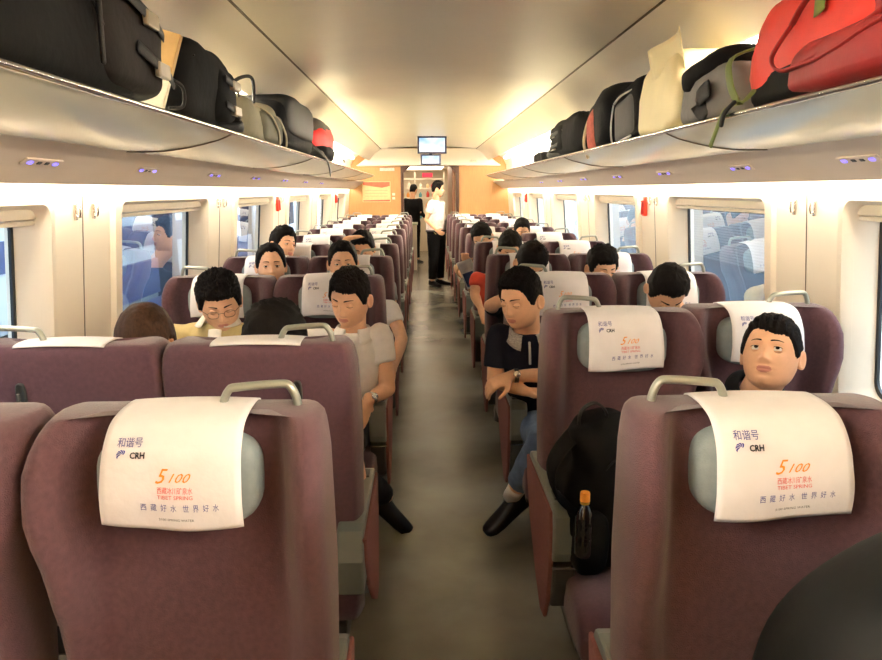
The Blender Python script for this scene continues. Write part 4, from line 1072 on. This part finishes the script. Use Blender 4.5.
# L2 backpack
def rack_pack(label, loc, s, tilt=0, mb=None, pock=None, sd=1):
    r = bag('backpack', label, 'backpack', loc); r.rotation_euler = (tilt, 0, 0)
    b = soft(r, 'body', (0, 0, s[2]), s, mb or NY, e=.46, lump=.02, lsc=8, seed=s[1] * 9)
    p = soft(b, 'front_pocket', (sd * s[0] * .25, s[1] * .45, s[2] * .95), (s[0] * .85, s[1] * .5, s[2] * .72), pock or NY, e=.42, lump=.012)
    for z in (.55, 1.15):
        strap(p, 'webbing_strap', [(sd * s[0] * 1.09, s[1] * .15, s[2] * (z + .1)), (sd * s[0] * 1.14, s[1] * .5, s[2] * z), (sd * s[0] * 1.08, s[1] * .85, s[2] * (z - .1))], .014, WEB, .004, side=(0, 0, 1))
        q = boxo('buckle', sd * s[0] * 1.1 - .008, sd * s[0] * 1.1 + .014, s[1] * .38, s[1] * .72, s[2] * z - .016, s[2] * z + .018, BUCK, p, .004); q['label'] = 'grey plastic buckle'
    strap(b, 'zip', [(sd * s[0] * .9, -s[1] * .7, s[2] * 1.5), (sd * s[0] * .8, 0, s[2] * 1.82), (sd * s[0] * .7, s[1] * .6, s[2] * 1.7)], .005, WEB, .003)
    strap(b, 'carry_loop', [(sd * s[0] * .3, s[1] * .9, s[2] * 1.3), (sd * s[0] * .3, s[1] * 1.12, s[2] * 1.35), (sd * s[0] * .3, s[1] * 1.12, s[2] * .9), (sd * s[0] * .3, s[1] * .93, s[2] * .8)], .010, WEB, .004, side=(1, 0, 0))
    strap(b, 'shoulder_strap', [(sd * s[0] * .9, s[1] * .3, .02), (sd * s[0] * 1.12, s[1] * .7, .03), (sd * s[0] * 1.0, s[1] * 1.05, .05), (sd * s[0] * .6, s[1] * 1.0, .12)], .018, WEB, .006, side=(0, 0, 1))
    return r, b
rack_pack('black backpack with grey buckles, second bag on the left luggage rack', (-1.03, 2.66, 1.785), (.205, .275, .150))
# L3 olive soft bag
r = bag('travel_bag', 'soft olive grey bag with tan straps on the left rack, behind the second backpack', 'bag', (-1.03, 3.52, 1.785))
b = soft(r, 'body', (0, 0, .10), (.19, .48, .115), OLIVE, e=.5, lump=.04, lsc=5)
soft(b, 'side_pocket', (.09, .12, .09), (.12, .25, .075), mat('bag_moss', (86, 84, 66), .75, var=.1), e=.4)
for y in (.06, .24): strap(b, 'tan_strap', [(.12, y - .1, .195), (.20, y - .02, .15), (.222, y + .06, .08), (.21, y + .14, .02)], .014, TANL, .004, side=(0, 1, 0))
strap(b, 'carry_handle', [(.08, -.30, .18), (.10, -.22, .26), (.12, -.05, .31), (.13, .03, .30), (.14, -.02, .2)], .008, WEB, .008)
# L4 black shoulder bag
r = bag('shoulder_bag', 'black shoulder bag on the left rack with one strap hanging over the rail', 'bag', (-1.0, 4.50, 1.785))
b = soft(r, 'body', (0, 0, .155), (.175, .50, .155), NY, e=.36, lump=.02, lsc=5, seed=3)
strap(b, 'hanging_strap', [(.13, .42, .12), (.20, .52, .05), (.215, .6, .03), (.235, .66, -.02), (.24, .72, -.10)], .022, WEB, .005, side=(0, 1, .3))
soft(b, 'flap', (.02, 0, .2), (.168, .46, .118), mat('leather_black', (13, 12, 12), .6, var=.15, spec=.2), e=.32, lump=.01)
q = boxo('buckle', .10, .13, .50, .53, .22, .26, CHROME, b, .004); q['label'] = 'chrome clip'
# L5 black and red backpack
r = bag('backpack', 'black backpack with a bright red panel, farthest bag on the left rack', 'backpack', (-.965, 5.72, 1.785))
b = soft(r, 'body', (0, 0, .165), (.15, .40, .17), NYG if 0 else mat('nylon_dark_grey', (52, 48, 44), .65, var=.15), e=.75, lump=.015)
soft(b, 'red_panel', (.045, -.05, .155), (.118, .35, .14), mat('panel_red', (204, 28, 30), .55, var=.08), e=.8)
soft(b, 'mesh_pocket', (.075, -.14, .07), (.10, .27, .065), NY, e=.7)
strap(b, 'dangling_strap', [(.15, .3, .03), (.20, .42, .02), (.19, .5, .05)], .008, WEB, .004)
# right rack
r = bag('pouch', 'small black pouch, farthest item on the right luggage rack', 'pouch', (.93, 5.95, 1.785)); b = soft(r, 'body', (0, 0, .05), (.09, .17, .05), NY, e=.5, lump=.03); soft(b, 'lens_pocket', (-.05, .2, .045), (.05, .07, .045), NY, e=.6)
r, b = rack_pack('black backpack on the right rack with a small white badge, next to the pouch', (1.0, 4.82, 1.785), (.18, .50, .135), sd=-1)
bm = bmesh.new(); tube(bm, [(-.172, .02, .185), (-.182, .02, .187)], .014, n=14, round_ends=False); obj('badge', bm, mat('badge_white', (226, 226, 220), .4), b)
r = bag('backpack', 'black and salmon pink backpack standing on the right luggage rack', 'backpack', (1.0, 3.86, 1.785)); r.rotation_euler = (-.18, 0, 0)
b = soft(r, 'body', (0, .02, .145), (.185, .27, .165), NY, e=.5, lump=.02)
soft(b, 'salmon_panel', (-.03, .10, .125), (.17, .11, .14), PINK, e=.55, lump=.01)
strap(b, 'cream_edge', [(-.17, .25, .01), (-.195, .235, .10), (-.17, .19, .22), (-.10, .14, .285)], .012, mat('edge_cream', (222, 206, 168), .7), .008, side=(0, 1, 0))
r = bag('laptop_bag', 'dark laptop bag with a white-edged grey pocket, beside the cream bag', 'bag', (1.0, 3.32, 1.785)); r.rotation_euler = (-.1, 0, 0)
b = soft(r, 'body', (0, .02, .13), (.18, .24, .14), NY, e=.36, lump=.012)
p = soft(b, 'grey_pocket', (-.06, .03, .11), (.13, .17, .10), mat('pocket_grey', (62, 62, 60), .7, var=.1), e=.3, lump=.005)
strap(p, 'white_edge', [(-.188, .185, .20), (-.197, .19, .10), (-.188, .185, .02), (-.19, .05, .013), (-.185, -.1, .012)], .005, mat('edge_white', (214, 210, 200), .5), .004)
strap(p, 'white_edge', [(-.188, .17, .205), (-.19, .05, .215), (-.18, -.1, .21)], .005, mat('edge_white', (214, 210, 200), .5), .004)
soft(b, 'black_base', (-.08, -.14, .03), (.1, .16, .035), NY, e=.5)
# cream carrier
r = bag('carrier_bag', 'tall crumpled cream carrier bag on the right rack', 'bag', (.99, 2.93, 1.785))
def crs(q): 
    k = 1 - .25 * sst(-.05, .15, q.z); return (q.x * k, q.y * k, q.z + .02 * math.sin(q.y * 18))
b = soft(r, 'body', (-.02, .0, .15), (.165, .24, .155), CRB, e=.28, lump=.035, lsc=6, shape=crs)
bm = bmesh.new()
solid_grid(bm, lambda i, j: V((-.13 + .02 * math.sin(i * .6) - .006 * j + .006 * noise.noise(V((i * .5, j * .5, 0))), -.22 + .036 * i - .006 * j, .22 + .017 * j - .004 * i)), 9, 9, .003); obj('raised_flap', bm, CRB, b)
# grey/black bag
r = bag('duffel_bag', 'grey duffel bag with black opening, between the cream and the red bags', 'bag', (1.0, 2.46, 1.785))
b = soft(r, 'body', (0, 0, .09), (.185, .22, .095), NYG, e=.4, lump=.02, lsc=9)
q = soft(b, 'black_top', (-.01, .0, .165), (.19, .225, .045), NY, e=.6, lump=.03); q.rotation_euler = (-.12, 0, 0)
soft(b, 'grey_flap', (-.09, .09, .175), (.1, .09, .035), NYG, e=.6, lump=.02)
strap(b, 'side_strap', [(-.19, -.1, .02), (-.205, -.06, .07), (-.2, -.14, .1)], .03, WEB, .006, side=(0, 0, 1))
# red bag with green straps
r = bag('rucksack', 'bright red rucksack with green straps at the near end of the right rack', 'rucksack', (1.0, 1.72, 1.785))
b = soft(r, 'body', (0, .10, .15), (.19, .33, .15), REDB, e=.5, lump=.03, lsc=6, seed=5)
soft(b, 'dark_red_side', (-.02, -.12, .065), (.20, .30, .065), REDD, e=.5, lump=.03, lsc=7)
soft(b, 'lower_compartment', (.0, .04, .06), (.185, .42, .06), NY, e=.5, lump=.02)
soft(b, 'open_pocket', (-.04, -.30, .16), (.15, .16, .10), REDD, e=.5, lump=.03, lsc=9)
for pts, w_ in (([(-.12, .40, .19), (-.20, .44, .16), (-.215, .40, .08), (-.20, .36, .03), (-.17, .34, .06)], .02),
                ([(-.19, .40, .03), (-.222, .41, .015), (-.235, .43, -.04), (-.24, .455, -.085)], .012),
                ([(-.14, .02, .30), (-.185, .0, .25), (-.20, -.02, .18)], .022)):
    q = strap(b, 'green_strap', pts, w_, GRN, .004, side=(0, 1, 0)); q['label'] = 'green webbing strap'
strap(b, 'dark_strap', [(-.2, .38, .04), (-.23, .39, .005), (-.235, .40, -.03)], .012, WEB, .006, side=(0, 1, 0))
for pts in ([(-.2, .10, .18), (-.225, .14, .11), (-.22, .08, .07), (-.215, -.1, .09), (-.205, -.35, .15), (-.18, -.5, .22)],
            [(-.2, .10, .18), (-.215, .0, .22), (-.205, -.12, .25), (-.19, -.3, .26)], [(-.222, .06, .07), (-.225, -.12, .075), (-.22, -.3, .11), (-.2, -.5, .13)]):
    strap(b, 'red_strap', pts, .008, REDD, .004)
# backpack on the seat
r = bag('backpack', 'black backpack with carry loop standing on an aisle seat, strap over the armrest', 'backpack', (.442, 2.04, .462)); r.rotation_euler = (.06, .04, .12)
def bps(q): k = 1 - .22 * sst(.0, .24, q.z); return (q.x * k - .03 * sst(.1, .24, q.z), q.y * k, q.z)
b = soft(r, 'body', (0, 0, .225), (.155, .12, .225), NY, e=.5, lump=.04, lsc=11, seed=2, shape=bps, nu=48, nv=36)
soft(b, 'front_pocket', (.035, -.10, .14), (.11, .05, .125), NY, e=.5, lump=.015, seed=4)
soft(b, 'side_pocket', (-.09, -.12, .115), (.05, .05, .10), NY, e=.55, lump=.01)
strap(b, 'carry_loop', [(-.105, .0, .40), (-.115, -.02, .47), (-.08, -.03, .505), (-.04, -.03, .475), (-.03, -.02, .40)], .010, WEB, .004, side=(0, 1, 0))
strap(b, 'shoulder_strap', [(-.07, .0, .42), (-.14, -.03, .40), (-.20, -.06, .33), (-.195, -.08, .26), (-.15, -.10, .215), (-.08, -.12, .19)], .036, NY, .007, side=(0, 1, .2))
strap(b, 'shoulder_strap', [(.02, -.05, .42), (.09, -.09, .38), (.13, -.10, .31), (.11, -.12, .24)], .022, WEB, .006, side=(1, 0, .3))
strap(b, 'zip', [(-.07, -.10, .30), (-.03, -.12, .37), (.04, -.12, .385), (.10, -.10, .33)], .004, WEB, .003)
r = empty('drink_bottle', (.348, 1.868, .545), label='dark drink bottle with an orange cap in the side of the black backpack', cat='bottle')
def lathe(par, name, P, m, n=24):
    bm = bmesh.new(); loft(bm, [[V((a * math.cos(2 * PI * k / n), a * math.sin(2 * PI * k / n), z)) for k in range(n)] for a, z in P]); return obj(name, bm, m, par, auto=.7)
r.scale = (.86, .86, .95)
bt = lathe(r, 'body', [(.002, 0), (.026, .002), (.03, .01), (.03, .06), (.028, .07), (.03, .08), (.03, .125), (.026, .145), (.016, .162), (.0125, .168), (.0125, .178)], mat('bottle_dark', (26, 22, 18), .08, coat=.5, spec=.7))
lathe(bt, 'neck_ring', [(.004, .168), (.0155, .168), (.0155, .173), (.004, .173)], mat('cap_gold', (206, 160, 60), .3, metal=.4))
c_ = lathe(r, 'cap', [(.004, .176), (.0165, .176), (.0165, .20), (.015, .204), (.002, .205)], mat('cap_orange', (226, 146, 50), .45)); c_['label'] = 'orange screw cap'
# dark bag in the lower right corner
r = bag('holdall', 'big smooth black bag in the lower right corner, standing on the nearest seat', 'bag', (.74, .86, .462))
b = soft(r, 'body', (0, 0, .33), (.36, .19, .33), mat('bag_smooth_black', (12, 14, 15), .65, spec=.2, var=.15, vscale=6, bump=.15, bscale=40), e=.72, lump=.02, lsc=4, nu=56, nv=40)
strap(b, 'seam', [(-.33, -.06, .30), (-.27, -.10, .45), (-.12, -.14, .56), (.08, -.14, .61)], .004, WEB, .004)
